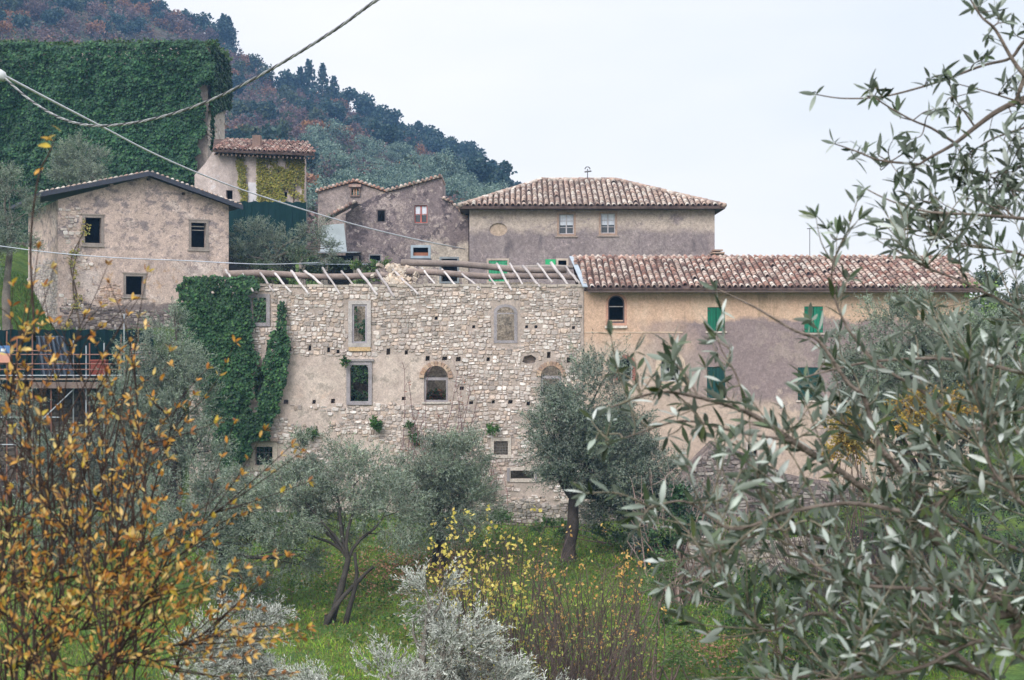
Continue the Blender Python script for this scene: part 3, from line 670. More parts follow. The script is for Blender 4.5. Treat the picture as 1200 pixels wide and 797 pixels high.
mb = MB(); q = P(949, 268, 73.); mb.obox(q, (.13, 0, 0), (0, .02, 0), (0, 0, .02), (.1, .1, .11)); mb.build('crossbar', M['metal'], o_)
# rough stone outbuilding base in front of the ochre house
PX = Plane((0, 65.2)); fo_ = thing('stone_buttress', 'dark rubble stone buttress wall below the ochre house behind olive branches', 'wall', P(850, 600, 65.2))
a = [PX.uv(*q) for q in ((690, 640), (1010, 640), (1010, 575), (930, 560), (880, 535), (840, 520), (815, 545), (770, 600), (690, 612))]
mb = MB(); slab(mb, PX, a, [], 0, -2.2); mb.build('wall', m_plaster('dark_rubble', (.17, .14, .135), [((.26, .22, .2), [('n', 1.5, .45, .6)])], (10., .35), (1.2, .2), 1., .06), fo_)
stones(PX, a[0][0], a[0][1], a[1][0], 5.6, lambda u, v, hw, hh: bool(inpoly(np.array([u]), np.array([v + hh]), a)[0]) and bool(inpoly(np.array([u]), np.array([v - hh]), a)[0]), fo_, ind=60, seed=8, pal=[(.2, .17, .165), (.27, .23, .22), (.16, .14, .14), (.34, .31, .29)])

# ------------------------------------------------------------ HIP-ROOF HOUSE
PH = Plane((0, 85)); hip = thing('hip_roof_house', 'large grey plastered house with a hipped tile roof and two curtained windows', 'house', P(694, 398, 85))
h0, hv0 = PH.uv(550, 398); h1, hv1 = PH.uv(837.5, 243)
Hw = [PH.rect(655, 251, 672.5, 274.4), PH.rect(704, 250, 721, 273.6)]; Hd = PH.rect(572.5, 305, 594.6, 330); He = PH.rect(654, 305, 664, 311)
oc = PH.uv(584, 269); oval = [(oc[0] + .5 * math.cos(t), oc[1] + .36 * math.sin(t)) for t in np.linspace(0, 2 * np.pi, 20)[:-1]]
m_hip = m_plaster('grey_roughcast_with_pale_band', (.25, .21, .215), [((.31, .265, .262), [('n', .5, .45, .65)]),
    ((.45, .38, .335), [('p', (0, 0, 1), -16.05, .22, 1.0, .6), ('n', .8, .36, .5)]), ((.34, .27, .23), [('p', (0, 0, 1), -16.95, .15, .5, .9)]), ((.36, .30, .30), [('n', 2.6, .58, .64)]), ((.17, .145, .155), [('n', .9, .52, .66, (1, 1, .3)), ('p', (0, 0, -1), 15.8, .3, 1., .7)])], (22., .24), (.9, .12), .8, .03)
mb = MB(); slab(mb, PH, R4(h0, hv0, h1, hv1), [R4(*r) for r in Hw] + [R4(*Hd), R4(*He), oval], 0, -.4); mb.build('wall', m_hip, hip)
mb = MB(); mb.box((h0 + .01, 85.41, hv0), (h0 + .4, 95.5, hv1 - .01)); mb.build('side_wall', m_och2, hip); mb = MB(); mb.box((h1 - .4, 85.41, hv0), (h1 - .01, 95.5, hv1 - .01)); mb.build('side_wall', m_och2, hip); mb = MB(); mb.box((h0 + .41, 95.1, hv0), (h1 - .41, 95.5, hv1 - .02)); mb.build('side_wall', m_och2, hip)
mb = MB(); slab(mb, PH, oval, [], -.09, -.2); mb.build('niche', m_plaster('niche_plaster', (.42, .33, .26)), hip)
mb = MB(); mb.box((h0 + .5, 86.4, hv0), (h1 - .5, 86.5, hv1 - .1)); mb.build('unlit_room_sheet', M['dark'], hip)  # black sheet in place of the unlit rooms
def casement(parent, pl, r, col, rows=2, curtain=True, t=.05, d=-.1):
    f_ = frame(parent, pl, R4(*r), R4(*grow(r, -t)), d, d - .06, col)
    mb = MB(); c = (r[0] + r[2]) / 2; bar(mb, pl, c - t * .7, r[1] + t, c + t * .7, r[3] - t, d + .002, d - .05, col)
    for i in range(1, rows + 1):
        v_ = r[1] + (r[3] - r[1]) * i / (rows + 1); bar(mb, pl, r[0] + t, v_ - .015, c - t * .7, v_ + .015, d - .005, d - .045, col); bar(mb, pl, c + t * .7, v_ - .015, r[2] - t, v_ + .015, d - .005, d - .045, col)
    mb.build('glazing_bar', M['wood'], f_)
    for (a, b) in ((r[0] + t, c - t * .7), (c + t * .7, r[2] - t)):
        mb = MB(); bar(mb, pl, a, r[1] + t, b, r[3] - t, d - .05, d - .058, (1, 1, 1)); mb.build('pane', M['glass'], f_)
        if curtain:
            mb = MB(); n = 10; us = np.linspace(a, b, n); dd = -.0 + .012 * np.sin(np.arange(n) * 2.1) + d - .035
            lo_ = r[1] + (r[3] - r[1]) * (.42 + .04 * random.random())
            v = np.concatenate([pl.w(us, np.full(n, lo_), dd), pl.w(us, np.full(n, r[3] - t), dd)]); mb.add(v, np.array([[i, i + 1, n + i + 1, n + i] for i in range(n - 1)]), (.62, .66, .74)); mb.build('curtain', M['cloth'], f_)
for r in Hw:
    casement(hip, PH, r, (.45, .43, .46), 2)
    frame(hip, PH, R4(*grow(r, .11)), R4(*grow(r, -.005)), .02, -.08, (.36, .26, .21), 'stone_surround', 'stone')
    mb = MB(); bar(mb, PH, r[0] - .2, r[1] - .18, r[2] + .2, r[1] - .112, .07, -.05, (.33, .27, .24)); mb.build('sill', M['stone'], hip); mb = MB(); bar(mb, PH, r[0] - .2, r[3] + .112, r[2] + .2, r[3] + .18, .07, -.05, (.3, .23, .2)); mb.build('lintel', M['stone'], hip)
shutters(hip, PH, Hd, (.04, .30, .15), nb=3)
frame(hip, PH, R4(*grow(Hd, .1)), R4(*grow(Hd, -.005)), .02, -.08, (.45, .38, .33), 'stone_surround', 'stone')
r = PH.rect(639, 304, 651, 312); mb = MB(); bar(mb, PH, r[0], r[1], r[2], r[3], .09, .05, (.03, .38, .15)); mb.build('open_shutter', M['paint'], hip)
frame(hip, PH, R4(*grow(He, .1)), R4(*grow(He, -.01)), .02, -.08, (.5, .42, .36))
ez2 = CZ + (CY - 242) / F * 84.4; rz2 = CZ + (CY - 211.5) / F * 90.2
E = [np.array([P(538, 0, 84.4)[0], 84.4, ez2]), np.array([P(850, 0, 84.4)[0], 84.4, ez2]), np.array([P(850, 0, 84.4)[0], 96., ez2]), np.array([P(538, 0, 84.4)[0], 96., ez2])]
G = [np.array([P(634, 0, 90.2)[0], 90.2, rz2]), np.array([P(722, 0, 90.2)[0], 90.2, rz2])]
dn = np.array([0, 0, -.12]); mb = MB(); mb.add(E + G + [e + dn for e in E], [(0, 1, 5, 4), (1, 2, 5), (2, 3, 4, 5), (3, 0, 4), (0, 6, 7, 1), (1, 7, 8, 2), (2, 8, 9, 3), (3, 9, 6, 0), (9, 8, 7, 6)]); mb.build('roof', m_under, hip)
Sf = G[0] - E[0]; Sd = np.array([0, 90.2 - 84.4, rz2 - ez2]); Lf = np.linalg.norm(Sd); ul = G[0][0] - E[0][0]; ur = E[1][0] - G[1][0]; wt = E[1][0] - E[0][0]
HP = [(.42, .32, .27), (.50, .42, .37), (.34, .25, .21), (.56, .50, .46), (.46, .36, .31), (.28, .22, .2), (.60, .55, .50), (.38, .27, .23)]
tiles(E[0], (1, 0, 0), Sd, lambda u, s: u > ul * s / Lf - .02 and u < wt - ur * s / Lf + .02, wt, Lf - .1, hip, sp=.31, row=.42, seed=2, pal=HP)
for (a, b, c, d) in ((E[1], E[2], G[1], 'r'), (E[3], E[0], G[0], 'l')):
    Uv = b - a; m_ = (a + b) / 2; Sv = np.array([c[0] - m_[0], 0, c[2] - m_[2]]); Lh = np.linalg.norm(Sv); Wd = np.linalg.norm(Uv)
    tiles(a, Uv, Sv, lambda u, s: u > Wd / 2 * s / Lh and u < Wd - Wd / 2 * s / Lh, Wd, Lh - .1, hip, sp=.31, row=.42, ind=0, seed=5, pal=HP)
ridge_row(G[0] + [0, 0, .03], G[1] + [0, 0, .03], .15, hip, HP); ridge_row(E[0] + [0, 0, .05], G[0] + [0, 0, .03], .14, hip, HP, 'hip_tile'); ridge_row(E[1] + [0, 0, .05], G[1] + [0, 0, .03], .14, hip, HP, 'hip_tile')
an = thing('roof_antenna', 'small dark antenna with a curled top on the hip roof ridge', 'antenna', P(688.5, 210, 90)); mb = MB(); mb.tube([P(688.5, 211, 90), P(688.5, 198, 90)], .03, 6, (.08, .08, .09)); mb.build('mast', M['metal'], an)
mb = MB(); mb.tube([P(685, 201.5, 90), P(693, 200.5, 90)], .05, 6, (.1, .1, .11)); mb.build('crossbar', M['metal'], an); mb = MB(); mb.tube([P(688.5 + 3 * math.cos(t), 198.5 - 3 * math.sin(t), 90) for t in np.linspace(0, 3.1, 8)], .03, 5, (.08, .08, .09)); mb.build('curl', M['metal'], an)
ch = thing('small_chimney', 'low brick chimney with tile cap beside the hip roof house wall', 'chimney', P(842, 305, 84.5)); mb = MB(); a = P(836.8, 304, 84); b = P(846, 297, 85.2); mb.box((a[0], 84.2, a[2] - 1.5), (b[0], 85.0, b[2]), (.36, .27, .23)); mb.build('stack', M['stone'], ch)
for i, (c0, c1) in enumerate(((834.5, 849), (836, 847))): mb = MB(); a = P(c0, 297 - i * 3, 84); b = P(c1, 295.4 - i * 3, 84); mb.box((a[0] + .02 + (.3 if i == 0 else .28) * 0, 83.9, a[2]), (b[0], 85.3, b[2]), (.42, .28, .22)); mb.build('cap', M['tile'], ch)

# ------------------------------------------------------------ GREY MIDDLE HOUSES
PG = Plane((0, 88)); mid = thing('grey_house', 'narrow dark grey plastered house with slanting roofline and red framed window', 'house', P(480, 398, 88))
m_grey = m_plaster('dark_weathered_plaster', (.22, .18, .185), [((.36, .30, .285), [('n', .7, .48, .62)]), ((.10, .082, .09), [('n', 1.1, .5, .6)]), ((.40, .34, .32), [('n', 2.4, .56, .62)]), ((.50, .44, .385), [('p', (1, 0, 0), 5.6, .5, 1.5, 1.), ('p', (0, 0, -1), 15.6, .4, 1.4, .8), ('n', .9, .42, .52)])], (20., .28), (1.1, .2), .9, .04)
g = lambda *q: PG.uv(*q)
out = [g(405, 345), g(549, 345), g(549, 258), g(540, 248), g(528, 237), g(518, 232.5), g(518, 208.5), g(484, 217), g(453, 226), g(438, 230), g(420, 241), g(405, 250)]
Gw = {'a': PG.rect(442, 246, 451.5, 260), 'b': PG.rect(485.6, 240.5, 501, 261.5), 'c': PG.rect(484, 290, 502, 300), 'd': PG.rect(433, 299, 446, 306), 'e': PG.rect(517, 303, 536, 330)}
mb = MB(); slab(mb, PG, out, [R4(*r) for r in Gw.values()], 0, -.4); mb.build('wall', m_grey, mid)
mb = MB(); ru = [(g(518, 0)[0], 15), (g(518, 0)[0], 19)]
x = PG.uv(518, 0)[0]; z1 = PG.uv(518, 209)[1]; mb.box((x - .4, 88.41, 10), (x - .01, 93, z1 - .05)); mb.build('side_wall', m_grey, mid); mb = MB(); mb.box((PG.uv(405, 0)[0] + .01, 88.41, 10), (PG.uv(405, 0)[0] + .4, 95, PG.uv(0, 252)[1])); mb.build('side_wall', m_grey, mid); mb = MB(); x2 = PG.uv(549, 0)[0]; mb.box((x2 - .4, 88.41, 10), (x2 - .01, 95, PG.uv(0, 259)[1])); mb.build('side_wall', m_grey, mid)
mb = MB(); mb.box((PG.uv(409, 0)[0], 89.2, 10), (PG.uv(545, 0)[0], 89.3, PG.uv(0, 262)[1])); mb.box((PG.uv(409, 0)[0], 89.2, PG.uv(0, 262)[1]), (PG.uv(514, 0)[0], 89.3, PG.uv(0, 237)[1])); mb.build('unlit_room_sheet', M['dark'], mid)  # black sheets stand for shade behind the grey house openings
def eave_strip(parent, pl, pts, col=(.42, .27, .2), back=5., t=.09, over=.18, name='roof_edge'):
    """roof planes running straight back from a gable line, edged with tiles"""
    for (a, b) in zip(pts[:-1], pts[1:]):
        A_ = pl.w(a[0], a[1], over); B_ = pl.w(b[0], b[1], over); up_ = np.array([0, 0, t]); bk = -pl.n * back
        mb = MB(); mb.add([A_, B_, B_ + bk, A_ + bk, A_ + up_, B_ + up_, B_ + bk + up_, A_ + bk + up_], np.array([[0, 3, 2, 1], [4, 5, 6, 7], [0, 1, 5, 4], [1, 2, 6, 5], [2, 3, 7, 6], [3, 0, 4, 7]]), col); mb.build(name, M['tile'], parent)
        n = max(1, int(np.linalg.norm(B_ - A_) / .24)); d = (B_ - A_) / n
        for i in range(n):
            mb = MB(); p = A_ + d * (i + .5) + up_ + np.array([0, 0, .01]); mb.tube([p + pl.n * .03, p - pl.n * .5], [.1, .09], 7, np.array(random.choice(TPAL)) * random.uniform(.8, 1.1)); mb.build('verge_tile', M['tile'], parent, True)
eave_strip(mid, PG, [g(453, 225), g(518, 207.5)], (.4, .3, .25)); eave_strip(mid, PG, [g(518, 233), g(528, 237), g(549, 258)], (.4, .3, .25), back=6)
eave_strip(mid, PG, [g(384, 259), g(420, 239.5)], (.13, .1, .09), back=1.2, over=1.3)
casement(mid, PG, Gw['b'], (.38, .12, .1), 1, True, .06, -.06); frame(mid, PG, R4(*grow(Gw['b'], .08)), R4(*grow(Gw['b'], -.005)), .03, -.05, (.2, .17, .17))
frame(mid, PG, R4(*grow(Gw['c'], .13)), R4(*grow(Gw['c'], -.01)), .03, -.06, (.33, .40, .47), 'window_frame', 'paint'); r = Gw['c']; mb = MB(); bar(mb, PG, r[0], r[1], r[2], r[1] + .2, -.07, -.1, (.3, .13, .08)); bar(mb, PG, r[0] - .15, r[1] - .24, r[2] + .15, r[1] - .14, .09, 0, (.1, .1, .11)); mb.build('balcony_board', M['wood'], mid)
frame(mid, PG, R4(*grow(Gw['a'], .03)), R4(*grow(Gw['a'], -.03)), .01, -.1, (.12, .1, .1)); frame(mid, PG, R4(*grow(Gw['e'], .1)), R4(*grow(Gw['e'], -.01)), .03, -.08, (.25, .28, .31)); frame(mid, PG, R4(*grow(Gw['d'], .04)), R4(*grow(Gw['d'], -.02)), .01, -.1, (.2, .2, .22))
lef = thing('gabled_grey_house', 'low gabled grey house with an orange tiled verge left of the slanting grey house', 'house', P(390, 398, 91)); PL = Plane((0, 91)); q = PL.uv
vo = R4(*PL.rect(412, 221, 420.5, 229))
mb = MB(); slab(mb, PL, [q(372.5, 330), q(470, 330), q(470, 228), q(453, 226), q(416.5, 214), q(372.5, 225)], [vo], 0, -.4); mb.build('wall', m_plaster('grey_gable_plaster', (.30, .25, .235), [((.2, .17, .165), [('n', .9, .5, .65)]), ((.42, .36, .31), [('n', .6, .56, .66)])], (20., .25)), lef)
x = PL.uv(372.5, 0)[0]; mb = MB(); mb.box((x + .01, 91.41, 12), (x + .4, 98, PL.uv(0, 226)[1])); mb.build('side_wall', m_grey, lef)
eave_strip(lef, PL, [q(370, 225.5), q(416.5, 212.8), q(456, 226)], (.42, .24, .17)); 
frame(lef, PL, R4(*PL.rect(410.5, 218.5, 422, 230.5)), vo, .12, -.1, (.22, .16, .14), 'vent_surround', 'stone'); mb = MB()
for s in (414.8, 417.6): r = PL.rect(s - .5, 221, s + .5, 229); bar(mb, PL, r[0], r[1], r[2], r[3], .05, -.05, (.55, .3, .2))
mb.build('vent_bar', M['tile'], lef); mb = MB(); r = PL.rect(409, 219.5, 423.5, 216.5); bar(mb, PL, r[0], r[3], r[2], r[1], .25, 0, (.3, .2, .17)); mb.build('vent_hood', M['tile'], lef)
# lean-to with pale tarpaulin wall and dark opening
lt = thing('lean_to_shed', 'small pale blue-grey lean-to shed with a dark open front beside the grey house', 'shed', P(392, 330, 86.5)); PT = Plane((0, 86.5)); q = PT.uv
mb = MB(); slab(mb, PT, [q(375, 296), q(406.5, 296), q(403, 262), q(377, 264)], [], 0, -.15, (.36, .41, .44)); mb.build('panel', M['paint'], lt)
mb = MB(); slab(mb, PT, [q(376, 340), q(384, 340), q(384, 297), q(376, 297)], [], 0, -.3, (.25, .22, .2)); mb.build('post', M['wood'], lt); mb = MB(); slab(mb, PT, [q(414, 340), q(420, 340), q(420, 300), q(414, 300)], [], 0, -.3, (.25, .22, .2)); mb.build('post', M['wood'], lt)
mb = MB(); mb.add([PT.w(*q(374, 297), .6), PT.w(*q(420, 297), .6), PT.w(*q(420, 294), -2.), PT.w(*q(374, 294), -2.), PT.w(*q(374, 295.6), .6), PT.w(*q(420, 295.6), .6), PT.w(*q(420, 292.6), -2.), PT.w(*q(374, 292.6), -2.)], np.array([[0, 3, 2, 1], [4, 5, 6, 7], [0, 1, 5, 4], [1, 2, 6, 5], [2, 3, 7, 6], [3, 0, 4, 7]]), (.2, .23, .26)); mb.build('roof_sheet', M['metal'], lt)
mb = MB(); a = PT.w(*q(374, 340), -1.2); b = PT.w(*q(420, 298), -1.3); mb.box((a[0], 87.7, 10), (b[0], 87.8, b[2]), (.03, .03, .03)); mb.build('painted_shade_panel', M['dark'], lt)  # shade inside the open shed painted as a near-black panel
# long low corrugated awning (dark shapes above ruin)
aw = MB(); A_ = P(330, 309, 80); 
for i in range(26): aw.obox(P(352 + i * 3.4, 309 + .02 * i, 79.5) + np.array([0, .3, .0]), (.085, 0, 0), (0, .45, .03), (0, 0, .022 if i % 2 else .012), (.20, .24, .29))
tag(aw.build('corrugated_awning', M['metal']), 'blue-grey corrugated awning strip behind the ruin wall head', 'awning')

# ------------------------------------------------------------ SMALL TILED HOUSE beside the tower
PS = Plane((0, 92)); sm = thing('small_tiled_house', 'small pale plastered house with red tile roof beside the ivy covered tower', 'house', P(300, 240, 92)); q = PS.uv
wv = R4(*PS.rect(265, 223, 272.5, 233.5)); wv2 = R4(*PS.rect(330, 225, 336.5, 233))
m_sm = m_plaster('pale_stained_plaster', (.48, .41, .385), [((.36, .31, .29), [('n', .8, .5, .65, (1, 1, .4))]), ((.56, .52, .52), [('n', .6, .6, .7)])], (18., .15))
mb = MB(); slab(mb, PS, [q(228, 285), q(357, 285), q(357, 180), q(250, 177), q(240, 192), q(228, 205)], [wv, wv2], 0, -.4); mb.build('wall', m_sm, sm)
x = PS.uv(357, 0)[0]; xb = x * 95.6 / 92 + .1; zt_ = PS.uv(0, 182)[1]; mb = MB(); mb.add([(x - .4, 92.41, 12), (x - .01, 92.41, 12), (xb, 95.6, 12), (xb - .4, 95.6, 12), (x - .4, 92.41, zt_), (x - .01, 92.41, zt_), (xb, 95.6, zt_), (xb - .4, 95.6, zt_)], np.array([[0, 3, 2, 1], [4, 5, 6, 7], [0, 1, 5, 4], [1, 2, 6, 5], [2, 3, 7, 6], [3, 0, 4, 7]])); mb.build('side_wall', m_sm, sm)
mb = MB(); mb.box((PS.uv(236, 0)[0], 92.9, 12), (x - .7, 93, 20)); mb.build('unlit_room_sheet', M['dark'], sm)  # room darkness painted on a sheet behind the wall
a = P(249, 175.5, 91.2); b = P(369, 180.5, 91.2); c = P(351, 166, 95.2); d = P(251, 163, 95.2); mb = MB(); n_ = np.cross(b - a, d - a); n_ /= np.linalg.norm(n_)
mb.add([a, b, c, d] + [p - n_ * .12 for p in (a, b, c, d)], [(0, 1, 2, 3), (7, 6, 5, 4), (0, 4, 5, 1), (1, 5, 6, 2), (2, 6, 7, 3), (3, 7, 4, 0)]); mb.build('roof', m_under, sm)
Uv = unit(b - a); Sv = (d - a) - np.dot(d - a, Uv) * Uv; Lh = np.linalg.norm(Sv); wt_ = np.linalg.norm(b - a)
tiles(a, Uv, Sv, lambda u, s: u > .1 * s / Lh and u < wt_ - 1.0 * s / Lh, wt_, Lh - .05, sm, sp=.29, row=.38, seed=6, pal=[(.36, .20, .17), (.42, .29, .25), (.28, .16, .14), (.50, .40, .36), (.20, .13, .12), (.34, .22, .19)], ind=120)
mb = MB(); p0 = P(296.5, 172, 92.6); p1 = P(306, 159, 92.6); mb.box((p0[0], 92.3, p0[2] - .2), (p1[0], 92.9, p1[2]), (.2, .14, .12)); mb.build('chimney', M['stone'], sm)
r = PS.rect(291, 214, 305.5, 237); mb = MB(); bar(mb, PS, r[0], r[1], r[2], r[3], .06, .005, (.55, .54, .57)); mb.build('white_panel', M['paint'], sm)
mb = MB(); 
for i in range(24):
    p = Uv * (i + .5) * wt_ / 24 + a; mb = MB(); mb.obox(p + np.array([0, .4, -.2]), (.035, 0, 0), (0, .38, .08), (0, 0, .05), (.15, .11, .09)); mb.build('rafter_end', M['wood'], sm)
# green netting on a frame
nf = thing('green_netting_fence', 'dark green netting stretched on posts below the small tiled house', 'fence', P(313, 268, 88)); mb = MB(); xs_ = np.linspace(267, 359, 24)
v = [P(x, 236 + 1.0 * math.sin(x * .5) + (x - 267) * .01, 88 + .06 * math.sin(x * 1.3)) for x in xs_] + [P(x, 300, 88 + .08 * math.sin(x * .9 + 1)) for x in xs_]
mb.add(v, np.array([[24 + i, 25 + i, i + 1, i] for i in range(23)]), (.008, .03, .032)); mb.build('net', M['cloth'], nf)
for x in (267, 297, 328, 359): mb = MB(); mb.tube([P(x, 304, 88.1), P(x, 234, 88.1)], .04, 6, (.2, .2, .2)); mb.build('post', M['metal'], nf)

# ------------------------------------------------------------ TOWER (ivy covered)
tw_ = thing('tall_tower_house', 'tall pale stone tower house almost buried under dark ivy', 'tower', P(100, 240, 95.5))
m_tow = m_plaster('tower_plaster', (.48, .41, .37), [((.36, .3, .28), [('n', 1., .5, .7)]), ((.56, .5, .46), [('n', .7, .55, .7)])], (14., .2))
tx0 = P(-60, 0, 96)[0]; tx1 = P(235, 0, 96)[0] + .1; tzt = P(0, 56, 96)[2]
mb = MB(); mb.box((tx0, 96, 11), (tx1 + 0.35, 101.7, tzt)); mb.build('wall', m_tow, tw_)
PTs = Plane((tx1 + .35, 96), (0, 1)); 
stones(PTs, .1, 17, 5.6, tzt - .3, lambda u, v, hw, hh: float(noise((u, v, 5), 1.2)[0]) > .1, tw_, ind=30, seed=12, h=(.2, .35), w=(.3, .6), pal=[(.5, .42, .38), (.42, .35, .32), (.56, .5, .46)])

def pillow(U, V, cs, seed=1):
    best = np.full(len(U), 9.); iu = np.floor(U / cs).astype(int); iv = np.floor(V / cs).astype(int)
    for a in (-1, 0, 1):
        for b in (-1, 0, 1):
            x = iu + a; y = iv + b; h1 = np.sin(x * 127.1 + y * 311.7 + seed) * 43758.5; h2 = np.sin(x * 269.5 + y * 183.3 + seed) * 43758.5
            cu = (x + h1 - np.floor(h1)) * cs; cv = (y + h2 - np.floor(h2)) * cs; best = np.minimum(best, np.hypot(U - cu, (V - cv) * .8))
    return np.clip(1 - (best / cs) ** 2 * 1.3, 0, 1)
def ivy(name, label, parts, cat='ivy', pal=None, group=None, base=(0, 0, 0), stems=None):
    """parts: (plane, u0,v0,u1,v1, mask(U,V)->bool, density, leaf size, bulge)"""
    t = thing(name, label, cat, tuple(base), group); fo = MB()
    pal = pal or [(.018, .062, .028), (.028, .088, .034), (.013, .045, .023), (.045, .115, .04), (.02, .066, .034)]
    for pl, u0, v0, u1, v1, mask, dens, ls, bul in parts:
        n = int((u1 - u0) * (v1 - v0) * dens); U = rng.uniform(u0, u1, n); Vv = rng.uniform(v0, v1, n); k = mask(U, Vv); U = U[k]; Vv = Vv[k]; n = len(U)
        cl = noise(np.stack([U, Vv, 0 * U], 1), 2.4) * .45 + noise(np.stack([U, Vv, 0 * U], 1), 7., 1) * .4
        # clump phase: leaves hang like shingles on small pillows
        ph = (Vv * 1.6 + 1.1 * noise(np.stack([U, Vv, 0 * U], 1), 1.7, 2)) % 1
        D = .04 + bul * (.15 + .2 * cl + .62 * pillow(U, Vv, bul * 1.7) + .4 * pillow(U, Vv, bul * .8, 5)) + rng.uniform(-.2, .1, n) * bul
        if bul > .45: D = D + bul * .7 * noise(np.stack([U, Vv, 0 * U], 1), .33, 3) + .25
        o = pl.w(U, Vv, np.maximum(D, .3 if bul > .45 else .015))
        d = -pl.z * .75 + pl.n * rng.uniform(.1, .7, (n, 1)) + pl.u * rng.normal(0, .45, (n, 1))
        nr = pl.n + pl.z * .55 + rng.normal(size=(n, 3)) * .35
        c = pal_cols(n, pal, .3) * (1 + .3 * cl + .25 * noise(np.stack([U, Vv, 0 * U], 1), .45, 2))[:, None]
        leaf_quads(fo, o, d, ls * rng.uniform(.7, 1.25, n), ls * .85, c, nr)
    tag(fo.build('foliage', M['ivy'], t), None, kind='stuff')
    if stems:
        st = MB()
        for p in stems: st.tube(p, np.linspace(.05, .02, len(p)), 5, (.16, .12, .09), False)
        st.build('stem', M['bark'], t, True)
    return t
PT1 = Plane((0, 96)); tu1 = tx1 + .95
def m1(U, V): return (V < tzt + .2 + .2 * noise(np.stack([U, V * 0, U * 0], 1), 1.8) + .25 * noise(np.stack([U, V * 0, U * 0], 1), .4) - .8 * np.clip(U - tu1 + 1.3, 0, 2) ** 2) & (V > 14) & ((V > 25.9 + .4 * noise(np.stack([U, V, 0 * U], 1), 1.5)) | (U < tx1 + .15 + .3 * noise(np.stack([U, V, 0 * U], 1), 1.1) - .12 * np.clip(23 - V, 0, 9)))
eb = tzt - 4.2
def m2(U, V):
    e = .8 * noise(np.stack([U, V, 0 * U], 1), .8)
    return (V < tzt + .2 - .12 * np.clip(U - 3.5, 0, 9) ** 2) & ((V > tzt - 2.6 - .3 * (5.6 - U) + e * .6) | (U < -.2 + e * .2))
PTop = MB()
ivy_t = ivy('ivy_on_tower', 'huge dark green ivy mass covering the tall tower house at upper left', [(PT1, tx0, 13, tu1, tzt + .6, m1, 330, .2, .55), (PTs, -.6, 14, 5.9, tzt + .6, m2, 420, .2, .34)], base=(tx0 + 6, 95.4, 13),
    stems=[[PT1.w(u, z, .1) for z in np.linspace(13, tzt - 2, 9)] for u in (-27, -23.5, -20.5)])
# top fringe of the tower
fo = MB(); n = 9000; o = np.stack([rng.uniform(tx0, tu1, n), rng.uniform(95.6, 101.6, n), tzt + .1 + .25 * rng.random(n)], 1); o[:, 2] += .15 * noise(o, 1.5)
leaf_quads(fo, o, rng.normal(size=(n, 3)) * .6 + np.array([0, -.4, .3]), .2, .17, pal_cols(n, [(.04, .10, .03), (.06, .12, .035), (.08, .13, .05)])); tag(fo.build('top_growth', M['ivy'], ivy_t), None, kind='stuff')
ivs = [PS.rect(301.5, 181, 357, 237), PS.rect(274, 181, 290.5, 237)]
def m3(U, V): return (noise(np.stack([U * 2.2, V * .7, 0 * U], 1), 1.6) + .35 * noise(np.stack([U, V, 0 * U], 1), 6.) > -.42) 
def m3b(U, V): u0, v0, u1, v1 = ivs[1]; return (U > u0 + .12 + (u1 - u0) * .4 * smooth(v1, v0, V) + .12 * noise(np.stack([U, V, 0 * U], 1), 3.)) & (np.abs(U - (u0 + .35 + .3 * smooth(v1, v0, V))) < .28 + .12 * noise(np.stack([U, V, 0 * U], 1), 4.))
ivy('creeper', 'yellow-green creeper covering the right half of the small tiled house wall', [(PS, *ivs[0], m3, 420, .13, .14), (PS, *ivs[1], m3b, 420, .13, .12)], 'creeper', [(.16, .17, .03), (.22, .21, .04), (.11, .13, .03), (.28, .24, .06), (.15, .13, .03)], base=P(330, 240, 91.9), stems=[[PS.w(PS.uv(x, 0)[0] + .1 * math.sin(z), z, .03) for z in np.linspace(ivs[0][1], ivs[0][3] - .2, 8)] for x in (312, 322, 333, 345)])

# ------------------------------------------------------------ GABLED STONE HOUSE (turned)
sc0 = np.array([-22.17, 75.]); du = unit(np.array([1., .5])); PSt = Plane(sc0, du)
PSl = Plane(sc0 + np.array([-du[1], du[0]]) * 8.8, (du[1], -du[0]))   # left side wall, u runs towards the viewer
st = thing('gabled_stone_house', 'pale gabled stone house with three dark square windows above the scaffolding', 'house', (-18, 77, 10.3)); q = PSt.uv
Wn = [PSt.rect(99, 255, 119, 285), PSt.rect(223.5, 261, 242, 290), PSt.rect(147, 323.5, 168, 345.5)]
e0 = q(68, 234); e1 = q(268, 241); ap = q(172, 207)
small = [PSt.uv(*s) for s in ((131, 217), (174, 210), (215, 227), (103, 297), (150, 366), (232, 268))]
hs = [R4(a - .09, b - .07, a + .09, b + .07) for a, b in small[:3]]
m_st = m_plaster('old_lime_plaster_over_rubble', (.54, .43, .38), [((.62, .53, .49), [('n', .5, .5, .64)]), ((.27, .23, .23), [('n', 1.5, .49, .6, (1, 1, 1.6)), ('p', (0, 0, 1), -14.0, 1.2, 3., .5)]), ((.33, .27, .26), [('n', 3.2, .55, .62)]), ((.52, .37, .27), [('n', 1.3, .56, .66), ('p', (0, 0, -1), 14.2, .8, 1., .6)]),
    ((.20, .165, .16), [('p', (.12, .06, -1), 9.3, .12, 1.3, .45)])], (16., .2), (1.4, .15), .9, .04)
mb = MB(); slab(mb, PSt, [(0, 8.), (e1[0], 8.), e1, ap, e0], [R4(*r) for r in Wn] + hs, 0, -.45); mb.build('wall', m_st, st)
mb = MB(); slab(mb, PSl, [(0, 8), (8.8 - .46, 8), (8.8 - .46, e0[1] - .02), (0, e0[1] - .02)], [], 0, -.4); mb.build('left_wall', m_st, st)
